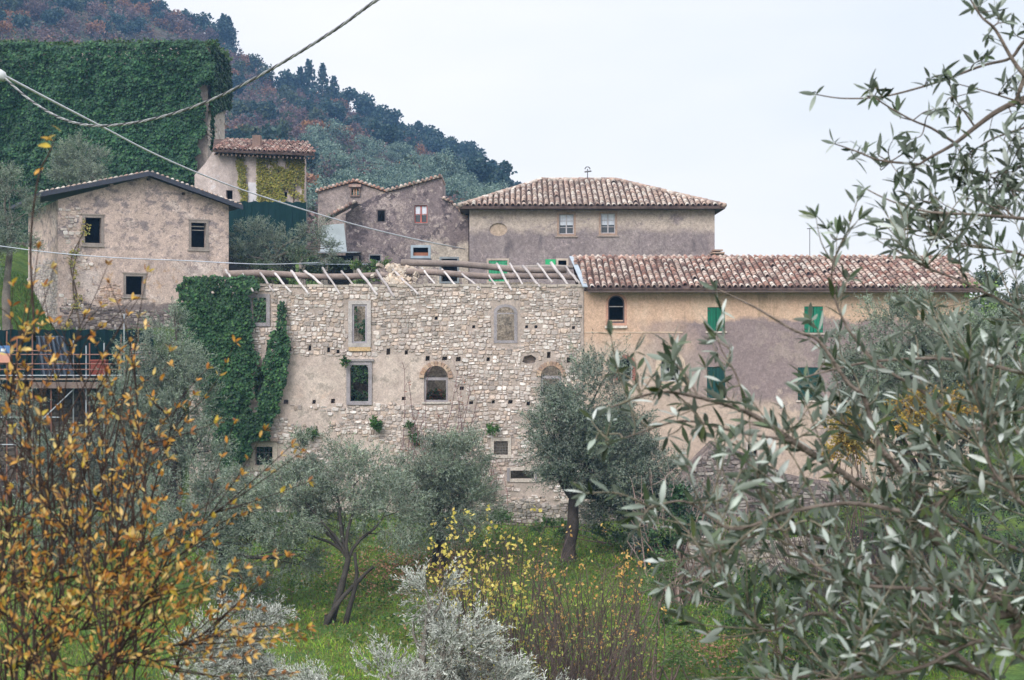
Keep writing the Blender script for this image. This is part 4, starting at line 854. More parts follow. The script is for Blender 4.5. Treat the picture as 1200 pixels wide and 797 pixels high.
PSr = Plane(PSt.w(e1[0], 0)[:2], (-du[1], du[0])); mb = MB(); slab(mb, PSr, [(.46, 8), (8.8, 8), (8.8, e1[1] - .02), (.46, e1[1] - .02)], [], 0, -.4); mb.build('right_wall', m_st, st)
mb = MB(); slab(mb, PSt, [(.5, 9), (e1[0] - .5, 9), (e1[0] - .5, e1[1] - .4), (ap[0], ap[1] - .5), (.5, e0[1] - .4)], [], -1.5, -1.6); mb.build('unlit_room_sheet', M['dark'], st)  # black sheet paints the dark inside the gabled house windows
cz_ = lambda u: 11.75 - .14 * (u - 4.2) ** 2 * 0 + .35 * abs(u - 5) / 4
stones(PSt, .05, 8.6, e1[0], 12.4, lambda u, v, hw, hh: hw < u < e1[0] - hw and v < cz_(u) - .25 + .35 * float(noise((u, v, 1), .8)[0]) and not (Wn[2][0] - hw - .1 < u < Wn[2][2] + hw + .1 and v > Wn[2][1] - .3), st, h=(.1, .19), w=(.14, .34), ind=200, proud=.04, seed=20, pal=[(.24, .20, .19), (.19, .16, .155), (.32, .275, .255), (.15, .125, .125), (.38, .33, .31)])
stones(PSt, .05, 11.5, 1.7, 16.6, lambda u, v, hw, hh: hw < u < 1.5 + .3 * float(noise((u, v, 1), 2)[0]) - .1 and not (Wn[0][0] - hw - .12 < u < Wn[0][2] + hw and Wn[0][1] - .3 < v < Wn[0][3] + .3) and float(noise((u, v, 4), 1.5)[0]) > .05, st, h=(.12, .24), w=(.15, .36), ind=60, proud=.035, seed=21)
stones(PSt, 1.6, 11.6, 4.4, 13.1, lambda u, v, hw, hh: (u - 3.) ** 2 / 1.4 + (v - 12.35) ** 2 / .4 < 1 + .6 * float(noise((u, v, 2), 2.)[0]) and not (Wn[2][0] - hw - .12 < u), st, h=(.1, .18), w=(.14, .32), ind=20, proud=.03, seed=25, pal=[(.52, .36, .28), (.46, .33, .27), (.58, .44, .36), (.4, .3, .25)])
stones(PSl, 0, 8.6, 8.7, 14.5, lambda u, v, hw, hh: v < 14.2 + .6 * float(noise((u, v, 1), .6)[0]) - (8.8 - u) * .1 and u + hw < 8.75, st, h=(.12, .24), w=(.15, .36), ind=40, proud=.035, seed=22, pal=[(.40, .36, .34), (.33, .30, .29), (.47, .43, .40)])
for r in Wn:
    frame(st, PSt, R4(*grow(r, .1)), R4(*grow(r, -.02)), .035, -.1, (.27, .235, .215)); mb = MB(); bar(mb, PSt, r[0] - .18, r[1] - .17, r[2] + .14, r[1] - .105, .07, -.05, (.33, .29, .26)); mb.build('sill', M['wood'], st); mb = MB(); bar(mb, PSt, r[0] - .14, r[3] + .105, r[2] + .16, r[3] + .17, .06, -.05, (.3, .26, .23)); mb.build('lintel', M['wood'], st)
mb = MB(); r = Wn[1]; bar(mb, PSt, r[0] + .05, r[3] - .22, r[2] - .05, r[3] - .17, -.2, -.26, (.5, .46, .42)); bar(mb, PSt, r[0] + .02, r[3] - .4, r[2] - .02, r[3] - .37, -.2, -.24, (.4, .36, .33)); mb.build('broken_slat', M['wood'], st)
# roof: two planes with deep dark bargeboards
uL, vL = q(44, 229.5); uR, vR = q(281, 244.5); uA, vA = q(173, 205)
rp = MB(); back = 9.3; ov = .55
for (a, b) in (((uL, vL), (uA, vA)), ((uA, vA), (uR, vR))):
    A_ = PSt.w(*a, ov); B_ = PSt.w(*b, ov); bk = -PSt.n * back; up_ = np.array([0, 0, .14])
    rp.add([A_, B_, B_ + bk, A_ + bk, A_ + up_, B_ + up_, B_ + bk + up_, A_ + bk + up_], np.array([[0, 3, 2, 1], [4, 5, 6, 7], [0, 1, 5, 4], [1, 2, 6, 5], [2, 3, 7, 6], [3, 0, 4, 7]]), (.06, .065, .085))
    mb = MB(); mb.add([A_ + PSt.n * .04 - [0, 0, .1], B_ + PSt.n * .04 - [0, 0, .1], B_ + PSt.n * .04 + [0, 0, .1], A_ + PSt.n * .04 + [0, 0, .1], A_ + PSt.n * .003 - [0, 0, .1], B_ + PSt.n * .003 - [0, 0, .1], B_ + PSt.n * .003 + [0, 0, .1], A_ + PSt.n * .003 + [0, 0, .1]], np.array([[0, 1, 2, 3], [7, 6, 5, 4], [0, 4, 5, 1], [3, 2, 6, 7]]), (.045, .05, .07)); mb.build('bargeboard', M['paint'], st)
    n = int(np.linalg.norm(B_ - A_) / .26); d = (B_ - A_) / n
    for i in range(n):
        mb = MB(); p = A_ + d * (i + .5) + up_ - np.array([0, 0, .01]); mb.tube([p + PSt.n * .0, p - PSt.n * .5], [.085, .08], 7, np.array(random.choice(HP)) * random.uniform(.8, 1.1)); mb.build('verge_tile', M['tile'], st, True)
rp.build('roof', M['paint'], st)
ivy('wall_creeper', 'sparse yellowing creeper climbing the left corner of the gabled stone house', [(PSt, .0, 10.6, 1.9, 16.2, lambda U, V: (np.abs(U - .55 - .12 * (V - 11) - .25 * np.sin(V * 1.7)) < .22) & (noise(np.stack([U, V, 0 * U], 1), 3.) > -.1), 150, .11, .08)], 'creeper', [(.24, .22, .05), (.15, .17, .05), (.3, .25, .08)], base=PSt.w(.3, 10.5, .1), stems=[[PSt.w(.5 + .12 * (z - 11) + .25 * math.sin(z * 1.7), z, .03) for z in np.linspace(10, 16, 14)], [PSt.w(.9 - .2 * math.sin(z * 1.1), z, .03) for z in np.linspace(10, 15, 10)]])

# ------------------------------------------------------------ IVY on the ruin
def mR(U, V):
    X = CX + U / 67.6 * F; Yp = CY - (V - CZ) / 67.6 * F
    e = noise(np.stack([U, V, 0 * U], 1), 1.1) * 4 + noise(np.stack([U, V, 0 * U], 1), 4., 1) * 3
    right = np.interp(Yp, [318, 330, 345, 395, 440, 470, 500, 535, 560], [296, 303, 293, 298, 297, 297, 300, 290, 268])
    left = np.interp(Yp, [318, 340, 420, 480, 535, 560], [212, 210, 214, 240, 258, 262])
    a = (X < right + e) & (X > left - e) & (Yp > 322 - e * .4)
    c = np.interp(Yp, [350, 385, 420, 460, 490, 520], [330, 330, 324, 318, 310, 302]); w_ = np.interp(Yp, [350, 375, 400, 440, 475, 510], [1.5, 7, 12, 12, 14, 10])
    return a | ((np.abs(X - c) < w_ + e * .7) & (Yp > 352) & (Yp < 515))
ivyr = ivy('ivy_on_ruin', 'thick glossy green ivy hanging down the left end of the roofless ruin', [(PR, PR.uv(205, 0)[0], PR.uv(0, 565)[1], PR.uv(345, 0)[0], PR.uv(0, 314)[1], mR, 520, .15, .42)], pal=[(.02, .068, .022), (.028, .085, .026), (.013, .045, .018), (.05, .12, .034), (.02, .062, .026), (.016, .05, .02)], base=P(262, 560, 67.8),
    stems=[[PR.w(PR.uv(265 + dx, 0)[0] + .1 * math.sin(z * 2), z, .12) for z in np.linspace(2.4, 9, 9)] for dx in (-6, 2, 12)] + [[P(300, 505, 67.9), P(318, 470, 67.9), P(330, 420, 67.9), P(334, 370, 67.9)]])
def mI(U, V): return (noise(np.stack([U, V, 0 * U], 1), .8) > -.35)
ivy('ivy_inside_ruin', 'dark ivy on the rear wall seen through the left window openings of the ruin', [(PB, PB.uv(285, 0)[0], 4, PB.uv(450, 0)[0], PB.uv(0, 338)[1], mI, 230, .16, .4)], pal=[(.035, .09, .035), (.06, .13, .045), (.02, .06, .03)], base=P(420, 560, 73.8))
ivy('ivy_behind_arch', 'mixed green and rusty creeper seen through the middle arched window', [(PB, PB.uv(485, 0)[0], 5, PB.uv(535, 0)[0], PB.uv(0, 440)[1], mI, 200, .16, .4)], pal=[(.07, .13, .05), (.12, .17, .05), (.28, .13, .06), (.2, .1, .05)], base=P(510, 560, 73.8))

# ------------------------------------------------------------ SCAFFOLD TERRACE on the left
sf = thing('scaffolding', 'rusty tube scaffolding with a plank deck in front of the gabled stone house', 'scaffold', P(90, 560, 71)); YS = 71.
RU, ST = (.20, .09, .065), (.34, .38, .43)
def tub(a, b, r=.03, col=RU, name='tube', par=None): mb = MB(); mb.tube([a, b], r, 6, col); return mb.build(name, M['metal'], par or sf)
for x, y0, c, Yy in ((145.5, 368, ST, 70.6), (101, 405, ST, 70.7), (38, 392, RU, 70.6), (105, 402, RU, 71.8), (122, 402, ST, 71.9), (142, 392, RU, 72), (86, 399, ST, 71.9), (162, 384, RU, 72.), (8, 388, RU, 71), (20, 395, RU, 70.6), (60, 440, RU, 70.6)):
    a = P(x, y0, Yy); tub(a, np.array([a[0], a[1], float(gz(a[0], a[1])) - .1]), .032, c, 'standard')
for y, c, x1_ in ((411, RU, 58), (415.5, RU, 178), (426.5, RU, 178), (433, RU, 150), (440, ST, 175), (489, ST, 70), (521, ST, 95)): tub(P(0, y, 70.55), P(x1_, y, 70.55), .028, c, 'ledger')
for x in (36, 70, 101, 145): tub(P(x, 441, 70.4), P(x, 441, 72.6), .028, RU, 'transom')
tub(P(145, 440, 70.5), P(158, 402, 70.8), .03, (.32, .1, .06), 'brace'); tub(P(20, 520, 70.5), P(98, 445, 70.6), .03, ST, 'brace')
for j in range(7):
    mb = MB(); y = 70.45 + j * .32; a = P(0, 443, y)[0] - 1; zt = P(0, 444, 70.6)[2]; b = P(146, 443, y)[0]; mb.box((a, y, zt - .05), (b - random.random() * .4, y + .29, zt + random.uniform(-.01, .015)), np.array((.30, .24, .19)) * random.uniform(.8, 1.15)); mb.build('plank', M['wood'], sf)
mb = MB(); a = P(38, 452, 70.44); mb.box((a[0], 70.40, a[2] - .12), (P(130, 0, 70.4)[0], 70.44, a[2] + .17), (.17, .13, .115)); mb.build('toe_board', M['wood'], sf)
tw2 = thing('terrace_retaining_wall', 'stone retaining wall coloured near black for the shade beneath the scaffold deck', 'wall', P(80, 560, 72.7)); PW = Plane((0, 72.7)); a = PW.rect(-60, 450, 212, 600)  # added wall; core and stones coloured near black as shade under the deck
mb = MB(); slab(mb, PW, R4(a[0], 1.5, a[2], a[3]), [], 0, -.3); mb.build('core', m_plaster('shade_black_rubble', (.075, .065, .055), [((.12, .105, .09), [('n', 1.5, .45, .6)])], (10., .3)), tw2)
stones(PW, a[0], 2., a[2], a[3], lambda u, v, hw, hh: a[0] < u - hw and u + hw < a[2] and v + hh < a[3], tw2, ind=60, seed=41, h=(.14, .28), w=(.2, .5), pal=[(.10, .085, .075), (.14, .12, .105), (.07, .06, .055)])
# dark green net screen
nf = thing('dark_screen_fence', 'very dark green screening net along the back of the scaffold terrace', 'fence', P(90, 440, 73.2)); mb = MB(); xs_ = np.linspace(-20, 180, 50)
v = [P(x, 386.5 + .8 * math.sin(x * .35), 73.2 + .05 * math.sin(x * .9)) for x in xs_] + [P(x, 450, 73.2 + .1 * math.sin(x * .6 + 1)) for x in xs_]
mb.add(v, np.array([[50 + i, 51 + i, i + 1, i] for i in range(49)]), (.004, .019, .021)); mb.build('net', M['cloth'], nf)
for x in (0, 45, 90, 135, 178): mb = MB(); mb.tube([P(x, 455, 73.3), P(x, 383, 73.3)], .03, 6, (.3, .3, .32)); mb.build('post', M['metal'], nf)
mb = MB(); n = 60; xs_ = np.linspace(0, 1, n)                         # draped corrugated sheets
top_ = np.array([P(42 + 33 * t, 394.5, 71.4 + .16 * math.sin(t * 40)) for t in xs_]); bot_ = np.array([P(48 + 39 * t, 440, 71.2 + .16 * math.sin(t * 40)) for t in xs_])
mb.add(np.concatenate([bot_, top_]), np.array([[i, i + 1, n + i + 1, n + i] for i in range(n - 1)]), (.10, .13, .175)); tp2 = top_ + np.array([-.4, .5, .03]); mb.add(np.concatenate([top_, tp2]), np.array([[i, i + 1, n + i + 1, n + i] for i in range(n - 1)]), (.16, .19, .24))
tag(mb.build('corrugated_sheet', M['metal']), 'grey-blue corrugated sheets leaning upright on the scaffold deck', 'metal sheet')
mb = MB(); a = P(107, 440, 71.3); b = P(124, 421, 71.3); mb.box((a[0], 71.2, a[2]), (b[0], 71.7, b[2] - .1), (.22, .05, .035)); o_ = mb.build('red_crate', M['paint']); tag(o_, 'rusty red box standing on the scaffold deck', 'box')
mb = MB(); mb.box((a[0] - .03, 71.17, b[2] - .095), (b[0] + .03, 71.73, b[2] - .02), (.26, .07, .05)); mb.build('rim', M['paint'], o_)
bs = thing('stacked_pipes', 'stack of rusty and pale scaffold frames at the right of the deck', 'scaffold stack', P(165, 428, 71.3))
for i in range(8): mb = MB(); y = 404 + i * 3.1; mb.tube([P(150 + (8 - i) * .5, y, 71.2 + .05 * (i % 2)), P(176, y - 1, 71.3)], .035, 6, (.38, .34, .35) if i % 2 else (.28, .16, .14)); mb.build('pipe', M['metal'], bs)
sg = thing('site_sign', 'small faded blue and orange site sign at the left picture edge', 'sign', P(5, 426, 70.5)); r_ = [P(-2, 405, 70.4), P(12, 414, 70.4), P(12, 425, 70.4)]
mb = MB(); mb.box((r_[0][0], 70.36, r_[1][2]), (r_[1][0], 70.39, r_[0][2]), (.08, .17, .36)); mb.build('upper_panel', M['paint'], sg); mb = MB(); mb.box((r_[0][0], 70.36, r_[2][2]), (r_[1][0], 70.39, r_[1][2] - .01), (.55, .27, .2)); mb.build('lower_panel', M['paint'], sg); mb = MB(); a = P(4, 408, 70.34); mb.box((a[0] - .12, 70.345, a[2] - .15), (a[0] + .1, 70.358, a[2] - .02), (.6, .62, .66)); mb.build('mark', M['paint'], sg)

# ------------------------------------------------------------ low dry-stone walls
def dry_wall(label, Y, x0, y0, x1, y1, seed, ind=60, cut=None):
    t = thing('dry_stone_wall', label, 'wall', P((x0 + x1) / 2, y1, Y)); pl = Plane((0, Y)); a = pl.rect(x0, y0, x1, y1)
    n = 14; us = np.linspace(a[2], a[0], n); tp = [(u, a[3] + .12 * math.sin(u * 3.1 + seed) - .1) for u in us]
    mb = MB(); slab(mb, pl, [(a[0], a[1] - .6), (a[2], a[1] - .6)] + tp, [], 0, -.5); mb.build('core', m_back, t)
    stones(pl, a[0], a[1] - .2, a[2], a[3] + .15, lambda u, v, hw, hh: a[0] < u - hw and u + hw < a[2] and v < a[3] + .12 * math.sin(u * 3.1 + seed), t, ind=ind, seed=seed, h=(.1, .2), w=(.15, .4), proud=.07, pal=[(.33, .3, .28), (.26, .23, .21), (.42, .38, .34), (.2, .19, .17)])
dry_wall('low crumbling dry-stone wall at the foot of the ruin near the big olive', 64.5, 556, 588, 705, 612, 31)
dry_wall('mossy dry-stone terrace wall behind the thin green shrub at right', 54., 790, 630, 1010, 690, 32, 100)
dry_wall('short dry-stone terrace wall under the pale olives on the left', 63., 225, 560, 330, 580, 33, 40)

# ------------------------------------------------------------ FAR HILL trees
def far_tree(name, label, cat, h, w_, pal, n, ls, kind='round', group=None, mat='leaf'):
    t = thing(name, label, cat, (0, 0, 0), group); tk = MB(); tk.tube([(0, 0, -.6), (0, 0, h * .6)], [.22, .1], 5, (.16, .13, .11)); tk.build('trunk', M['bark'], t)
    fo = MB()
    if kind == 'cypress':
        z = rng.random(n) ** .8; r = w_ / 2 * np.clip(np.sin((z * .9 + .1) * np.pi), 0, 1) ** .6 * rng.uniform(.5, 1.1, n); a = rng.uniform(0, 6.28, n)
        o = np.stack([r * np.cos(a), r * np.sin(a), h * (.06 + z * .92)], 1)
    elif kind == 'pine':
        z = rng.random(n) ** 1.1; lay = (z * 6) % 1; r = w_ / 2 * (1 - z) ** .8 * (1 - .45 * lay) * rng.uniform(.3, 1.1, n) + .1; a = rng.uniform(0, 6.28, n)
        o = np.stack([r * np.cos(a), r * np.sin(a), h * (.1 + z * .9)], 1)
    else:
        k = 7; C = np.stack([rng.normal(0, w_ * .2, k), rng.normal(0, w_ * .2, k), h * rng.uniform(.4, .78, k)], 1); i = rng.integers(0, k, n)
        o = C[i] + unit(rng.normal(size=(n, 3))) * (w_ * .27) * rng.random((n, 1)) ** .4
    c = pal_cols(n, pal, .2) * (.55 + .75 * smooth(h * .25, h * .85, o[:, 2]))[:, None] if False else pal_cols(n, pal, .25); leaf_quads(fo, o, rng.normal(size=(n, 3)) + np.array([0, 0, .3]), ls, ls * .7, c)
    tag(fo.build('foliage', M[mat], t), None, kind='stuff'); return t
DK = [(.022, .055, .052), (.03, .07, .062), (.015, .04, .042), (.045, .085, .065)]; MG = [(.055, .08, .04), (.07, .095, .045), (.045, .07, .04)]  # DK evergreens lightened and blued in place of denser haze
OL = [(.13, .20, .155), (.18, .26, .20), (.06, .105, .09), (.24, .32, .26)]; AU = [(.26, .12, .06), (.30, .16, .065), (.20, .10, .06)]; BR = [(.14, .085, .085), (.18, .11, .10), (.11, .075, .075)]  # OL olives brightened with distance haze put into the leaf colour
sky_list = [(262, 52), (330, 96), (352, 113), (362, 114), (391, 118), (402, 122), (345, 112), (250, 52), (268, 60), (425, 133), (442, 138), (455, 138), (466, 147), (482, 153), (497, 160), (508, 165), (520, 170), (531, 178), (545, 185), (556, 190), (568, 197), (580, 206), (590, 213), (236, 40), (185, 14), (160, 4)]
used = []
def plant(proto, px, py, sc=1., rz=None, label=None, first=False):
    p = hit(px, py)
    if p is None:
        Y = 415.; p = np.array([(px - CX) / F * Y, Y, 0]); p[2] = gz(p[0], Y)
    o = copy_thing(proto, tuple(p - np.array([0, 0, .3])), label, random.uniform(0, 6.28) if rz is None else rz, sc)
    used.append((px, py)); return o
protos = {
    'pine': far_tree('pine_tree', 'dark conifer standing on the hill skyline', 'tree', 8., 5.6, DK, 520, .8, 'pine', 'dark conifers on the hill skyline'),
    'dark': far_tree('evergreen_tree', 'dark blue-green evergreen tree in the wood on the far slope', 'tree', 6.2, 6., DK, 520, .8, 'round', 'evergreen trees on the far slope'),
    'mid': far_tree('broadleaf_tree', 'dull green broadleaf tree on the far slope', 'tree', 5.6, 5.6, MG, 460, .75, 'round', 'green broadleaf trees on the far slope'),
    'autumn': far_tree('autumn_tree', 'rust orange autumn tree on the far slope', 'tree', 4.8, 5.2, AU, 420, .7, 'round', 'orange autumn trees on the far slope'),
    'bare': far_tree('bare_tree', 'brownish almost leafless tree on the far slope', 'tree', 4.8, 5.2, BR, 460, .55, 'round', 'brown bare trees on the far slope'),
    'olive': far_tree('distant_olive_tree', 'rounded grey-green olive tree in the grove on the hillside', 'olive tree', 4.3, 4.6, OL, 1100, .32, 'round', 'olive trees in the hillside grove'),
}
def ridge_y(x): return float(np.interp(x, [0, 195, 270, 340, 430, 480, 520, 560, 598, 640], [-70, 8, 52, 103, 128, 148, 168, 190, 218, 250]))
RH = random.Random(9); first = set()
def put(k, px, py, sc, label=None):
    pr = protos[k]
    ry2 = py - ridge_y(px); big = 'small ' if sc < .72 else 'large ' if sc > .95 else ''
    where = 'above the ivy tower' if px < 262 else 'above the small tiled house' if px < 365 else 'above the gabled grey house' if px < 455 else 'above the slanting grey house' if px < 545 else 'left of the hip roof'
    band = 'on the skyline' if ry2 < 8 else 'just under the skyline' if ry2 < 35 else 'halfway down the slope' if ry2 < 80 else 'low on the slope'
    kind_ = {'pine': 'dark pointed conifer', 'dark': 'dark blue-green evergreen tree', 'mid': 'dull green broadleaf tree', 'autumn': 'rust orange autumn tree', 'bare': 'brown almost leafless tree', 'olive': 'rounded grey-green olive tree'}[k]
    o = plant(pr, px, py, sc, label=big + kind_ + ' ' + band + ' ' + where)
for i, (x, y) in enumerate(sky_list):
    k = 'pine' if i in (0, 2, 3, 4, 8) else 'dark'
    put(k, x, y + 3, RH.uniform(1.1, 1.4) if i < 12 else RH.uniform(.85, 1.15))
n_ = 0
while n_ < 330:
    x = RH.uniform(-15, 625); ry_ = ridge_y(x); y = RH.uniform(ry_ + 3, min(250, ry_ + 160))
    if x < 235 and (y > 48 or (x < 120 and y < -12)): continue
    if x < 268 and y > 100: continue
    in_ol = x > 352 and y > np.interp(x, [352, 400, 450, 500, 560, 620], [168, 160, 178, 198, 228, 255])
    if in_ol: continue
    if 268 < x < 330 and 100 < y < 150 and RH.random() < .75: continue
    dk = smooth(350, 460, x) * .8 + .08
    k = 'dark' if RH.random() < dk else RH.choice(['autumn', 'bare', 'bare', 'mid', 'bare', 'mid', 'autumn', 'dark'])
    put(k, x, y, RH.uniform(.6, 1.05)); n_ += 1
n_ = 0
while n_ < 125:
    x = RH.uniform(350, 580); top_y = np.interp(x, [352, 400, 450, 500, 560, 620], [168, 160, 178, 198, 228, 255]); y = RH.uniform(top_y, 262)
    if RH.random() < .05: k = RH.choice(['autumn', 'mid'])
    else: k = 'olive'
    put(k, x, y, RH.uniform(.75, 1.2)); n_ += 1
for p_ in protos.values():                                            # the originals take places of their own
    pass
for k, (x, y) in zip(protos, ((378, 112), (505, 180), (300, 88), (283, 85), (315, 105), (430, 185))):
    p = hit(x, y); p = p if p is not None else P(x, y, 400); protos[k].location = tuple(p); protos[k].rotation_euler = (0, 0, 1.)
# hillside scrub: one mass
sc_ = MB(); n = 6500; X = rng.uniform(-165, 25, n); Y = rng.uniform(135, 440, n); Z = gz(X, Y); pxx = CX + X / Y * F; ok = (pxx > -30) & (pxx < 650); X, Y, Z = X[ok], Y[ok], Z[ok]; n = len(X)
bare_rock = noise(np.stack([X, Y, 0 * X], 1), .03) > .75
X, Y, Z = X[~bare_rock], Y[~bare_rock], Z[~bare_rock]; n = len(X); kk = 26
sz = rng.uniform(.8, 2.4, n); C = np.stack([X, Y, Z + sz * .5], 1)
o = (C[:, None, :] + unit(rng.normal(size=(n, kk, 3))) * sz[:, None, None] * rng.uniform(.4, 1, (n, kk, 1))).reshape(-1, 3)
cl = np.repeat(np.array([BR[0], BR[1], BR[2], AU[2], MG[0], MG[2], (.11, .10, .06), (.17, .09, .07)])[(rng.integers(0, 8, n))], kk, 0) * rng.uniform(.7, 1.25, (n * kk, 1))
leaf_quads(sc_, o, rng.normal(size=(len(o), 3)), .75, .5, cl); tag(sc_.build('hillside_scrub', M['leaf']), 'low brown and rust coloured scrub covering the far hillside', 'scrub', None, 'stuff')

# ------------------------------------------------------------ MIDDLE-DISTANCE TREES
def gp(px, Y): X = (px - CX) / F * Y; return np.array([X, Y, float(gz(X, Y))])
OLD = [(.028, .05, .038), (.045, .072, .058), (.018, .032, .026), (.08, .11, .085)]
OLL = [(.15, .20, .125), (.20, .26, .17), (.105, .145, .09), (.28, .33, .23), (.06, .085, .05)]
# big dense olive in front of the ruin / ochre joint
Y = 57.; b = P(668, 662, Y); b[2] = gz(b[0], Y)
tree('olive_tree', 'large dense dark olive tree with a straight trunk before the right end of the ruin', 'olive tree', b, P(672, 585, Y),
     [lob(690, 470, Y, 52, 52, 1.3), lob(648, 505, Y, 36, 45, 1), lob(716, 508, Y + 1, 36, 48, 1.1), lob(690, 530, Y, 55, 50, 1.4), lob(735, 565, Y, 40, 50, 1.2), lob(655, 548, Y - .5, 26, 30, .5), lob(722, 590, Y + 1.5, 34, 36, .7), lob(765, 545, Y + 1, 30, 42, .7)],
     7500, 12, .5, .12, .03, OLIVE + OLD[:2], M['olive'], None, .25, .45, (.06, .05, .045), .35)
# row of three pale olives at the foot of the ruin
Y = 52.; tree('olive_tree', 'pale olive with a leaning forked dark trunk in the middle of the meadow', 'olive tree', gp(385, 47.5), P(408, 655, 48.),
     [lob(350, 575, 49, 50, 38, 1.2), lob(415, 560, 50, 48, 40, 1.2), lob(330, 610, 48, 48, 30, .7), lob(455, 600, 49, 38, 40, .8), lob(395, 600, 49, 55, 30, .9), lob(300, 560, 50, 36, 32, .7), lob(370, 540, 50, 40, 24, .5)],
     3600, 12, .5, .11, .028, OLL + OLIVE[:2], M['olive'], None, .12, .3, (.05, .045, .04), .3)
Y = 56.; tree('olive_tree', 'bushy pale olive right of the ruin plants with short dark trunk', 'olive tree', gp(516, Y), P(516, 625, Y),
     [lob(515, 555, Y, 45, 38, 1.2), lob(480, 580, Y, 36, 35, .8), lob(545, 585, Y, 34, 40, .9), lob(510, 610, Y - .5, 48, 38, 1), lob(540, 535, Y, 28, 22, .5)], 4200, 12, .5, .11, .028, OLL + OLIVE[1:3], M['olive'], None, .15, .4, (.05, .045, .04), .35)
Y = 62.; tree('olive_tree', 'tall grey-green olive left of the ivy with its crown before the scaffolding', 'olive tree', gp(205, 60.), P(205, 520, 60.),
     [lob(205, 420, 61, 34, 42, 1), lob(170, 450, 61, 42, 50, 1.2), lob(215, 480, 61, 38, 50, 1.2), lob(140, 480, 60, 34, 40, .8), lob(175, 520, 60, 52, 40, 1.2), lob(230, 530, 60, 30, 40, .6), lob(200, 385, 62, 14, 20, .2)], 5200, 12, .55, .12, .03, OLIVE + OLL[:2], M['olive'], None, .25, .5, (.08, .07, .062), .3)
tree('olive_tree', 'loose low olive with drooping grey branches behind the orange shrub', 'olive tree', gp(262, 50.), P(262, 640, 50.),
     [lob(250, 590, 51, 45, 40, 1), lob(300, 640, 50, 50, 40, 1), lob(225, 640, 50, 40, 42, .8), lob(285, 690, 49, 45, 30, .6), lob(190, 600, 52, 38, 40, .8), lob(345, 650, 49, 30, 25, .4)], 3400, 12, .5, .11, .027, OLIVE + OLL[:1], M['olive'], None, .18, .25, (.08, .07, .062), .25)
tree('olive_tree', 'thin grey olive half hidden behind the orange leaved branches at left', 'olive tree', gp(95, 58.), P(95, 600, 58.),
     [lob(95, 545, 58, 50, 45, 1), lob(40, 560, 58, 50, 60, 1), lob(130, 600, 57, 45, 40, .8), lob(60, 640, 56, 60, 40, .8), lob(10, 480, 60, 30, 50, .5), lob(150, 560, 58, 36, 36, .5)], 3600, 12, .5, .12, .03, OLIVE + OLD, M['olive'], None, .2, .35, (.07, .06, .05), .25)
# olive in front of the ochre house at right
Y = 50.; tree('olive_tree', 'broad grey olive crown hiding the right end of the ochre house', 'olive tree', gp(1085, Y), P(1080, 560, Y),
     [lob(1060, 400, Y, 62, 48, 1.3), lob(1120, 400, Y, 52, 50, 1.2), lob(1010, 425, Y, 42, 42, .8), lob(1085, 450, Y, 70, 42, 1.3), lob(1165, 440, Y, 45, 60, 1), lob(1030, 480, Y - .5, 46, 36, .8), lob(1140, 500, Y - .5, 60, 45, 1), lob(1200, 390, Y + 1, 40, 50, .7)],
     7000, 12, .45, .11, .028, OLIVE + OLL[:2], M['olive'], None, .3, .4, (.07, .06, .05), .35)
# yellowing climbers under it
def shrub(name, label, cat, Y, blobs, n_tw, tl, k, ll, lw, pal, mat, base, up=.6, stems=10, sr=.03, scol=(.16, .12, .10), group=None, kindl='foliage', droop=.1, twl=True, spread=.75):
    t = thing(name, label, cat, tuple(base), group); st = MB(); fo = MB(); tw = MB(); tot = sum(q[2] for q in blobs); base = np.array(base, float)
    for c, r, w_ in blobs:
        n = max(3, int(n_tw * w_ / tot)); o, d = crown_twigs(c, r, n, up, .1)
        for i in range(max(2, int(stems * w_ / tot))): e = o[rng.integers(0, n)]; limb(st, base + np.array([rng.normal(0, .25), rng.normal(0, .25), 0]), e, sr, sr * .3, .1, 6, scol, 4)
        twigs_foliage(fo, o, d, tl * rng.uniform(.6, 1.3, n), k, ll, lw, pal, droop, spread, .2, tw if twl else None)
    st.build('stem', M['bark'], t, True)
    if tw.V: tag(tw.build('twigs', M['twig'], t), None, kind='stuff')
    tag(fo.build(kindl, mat, t), None, kind='stuff'); return t
YEL = [(.42, .30, .05), (.35, .25, .05), (.25, .20, .05), (.16, .14, .05), (.45, .26, .06)]
shrub('yellow_shrub', 'mustard yellow leafed shrub left of the olive before the ochre house', 'shrub', 48, [lob(985, 490, 47, 30, 34, 1), lob(1000, 520, 47, 22, 25, .5)], 420, .4, 8, .1, .07, YEL, M['leaf'], gp(990, 47))
shrub('yellow_shrub', 'mustard yellow leafed shrub under the right side of the broad olive crown', 'shrub', 48, [lob(1095, 480, 47, 44, 22, 1), lob(1060, 490, 47, 25, 20, .5)], 420, .4, 8, .1, .07, YEL, M['leaf'], gp(1095, 47))
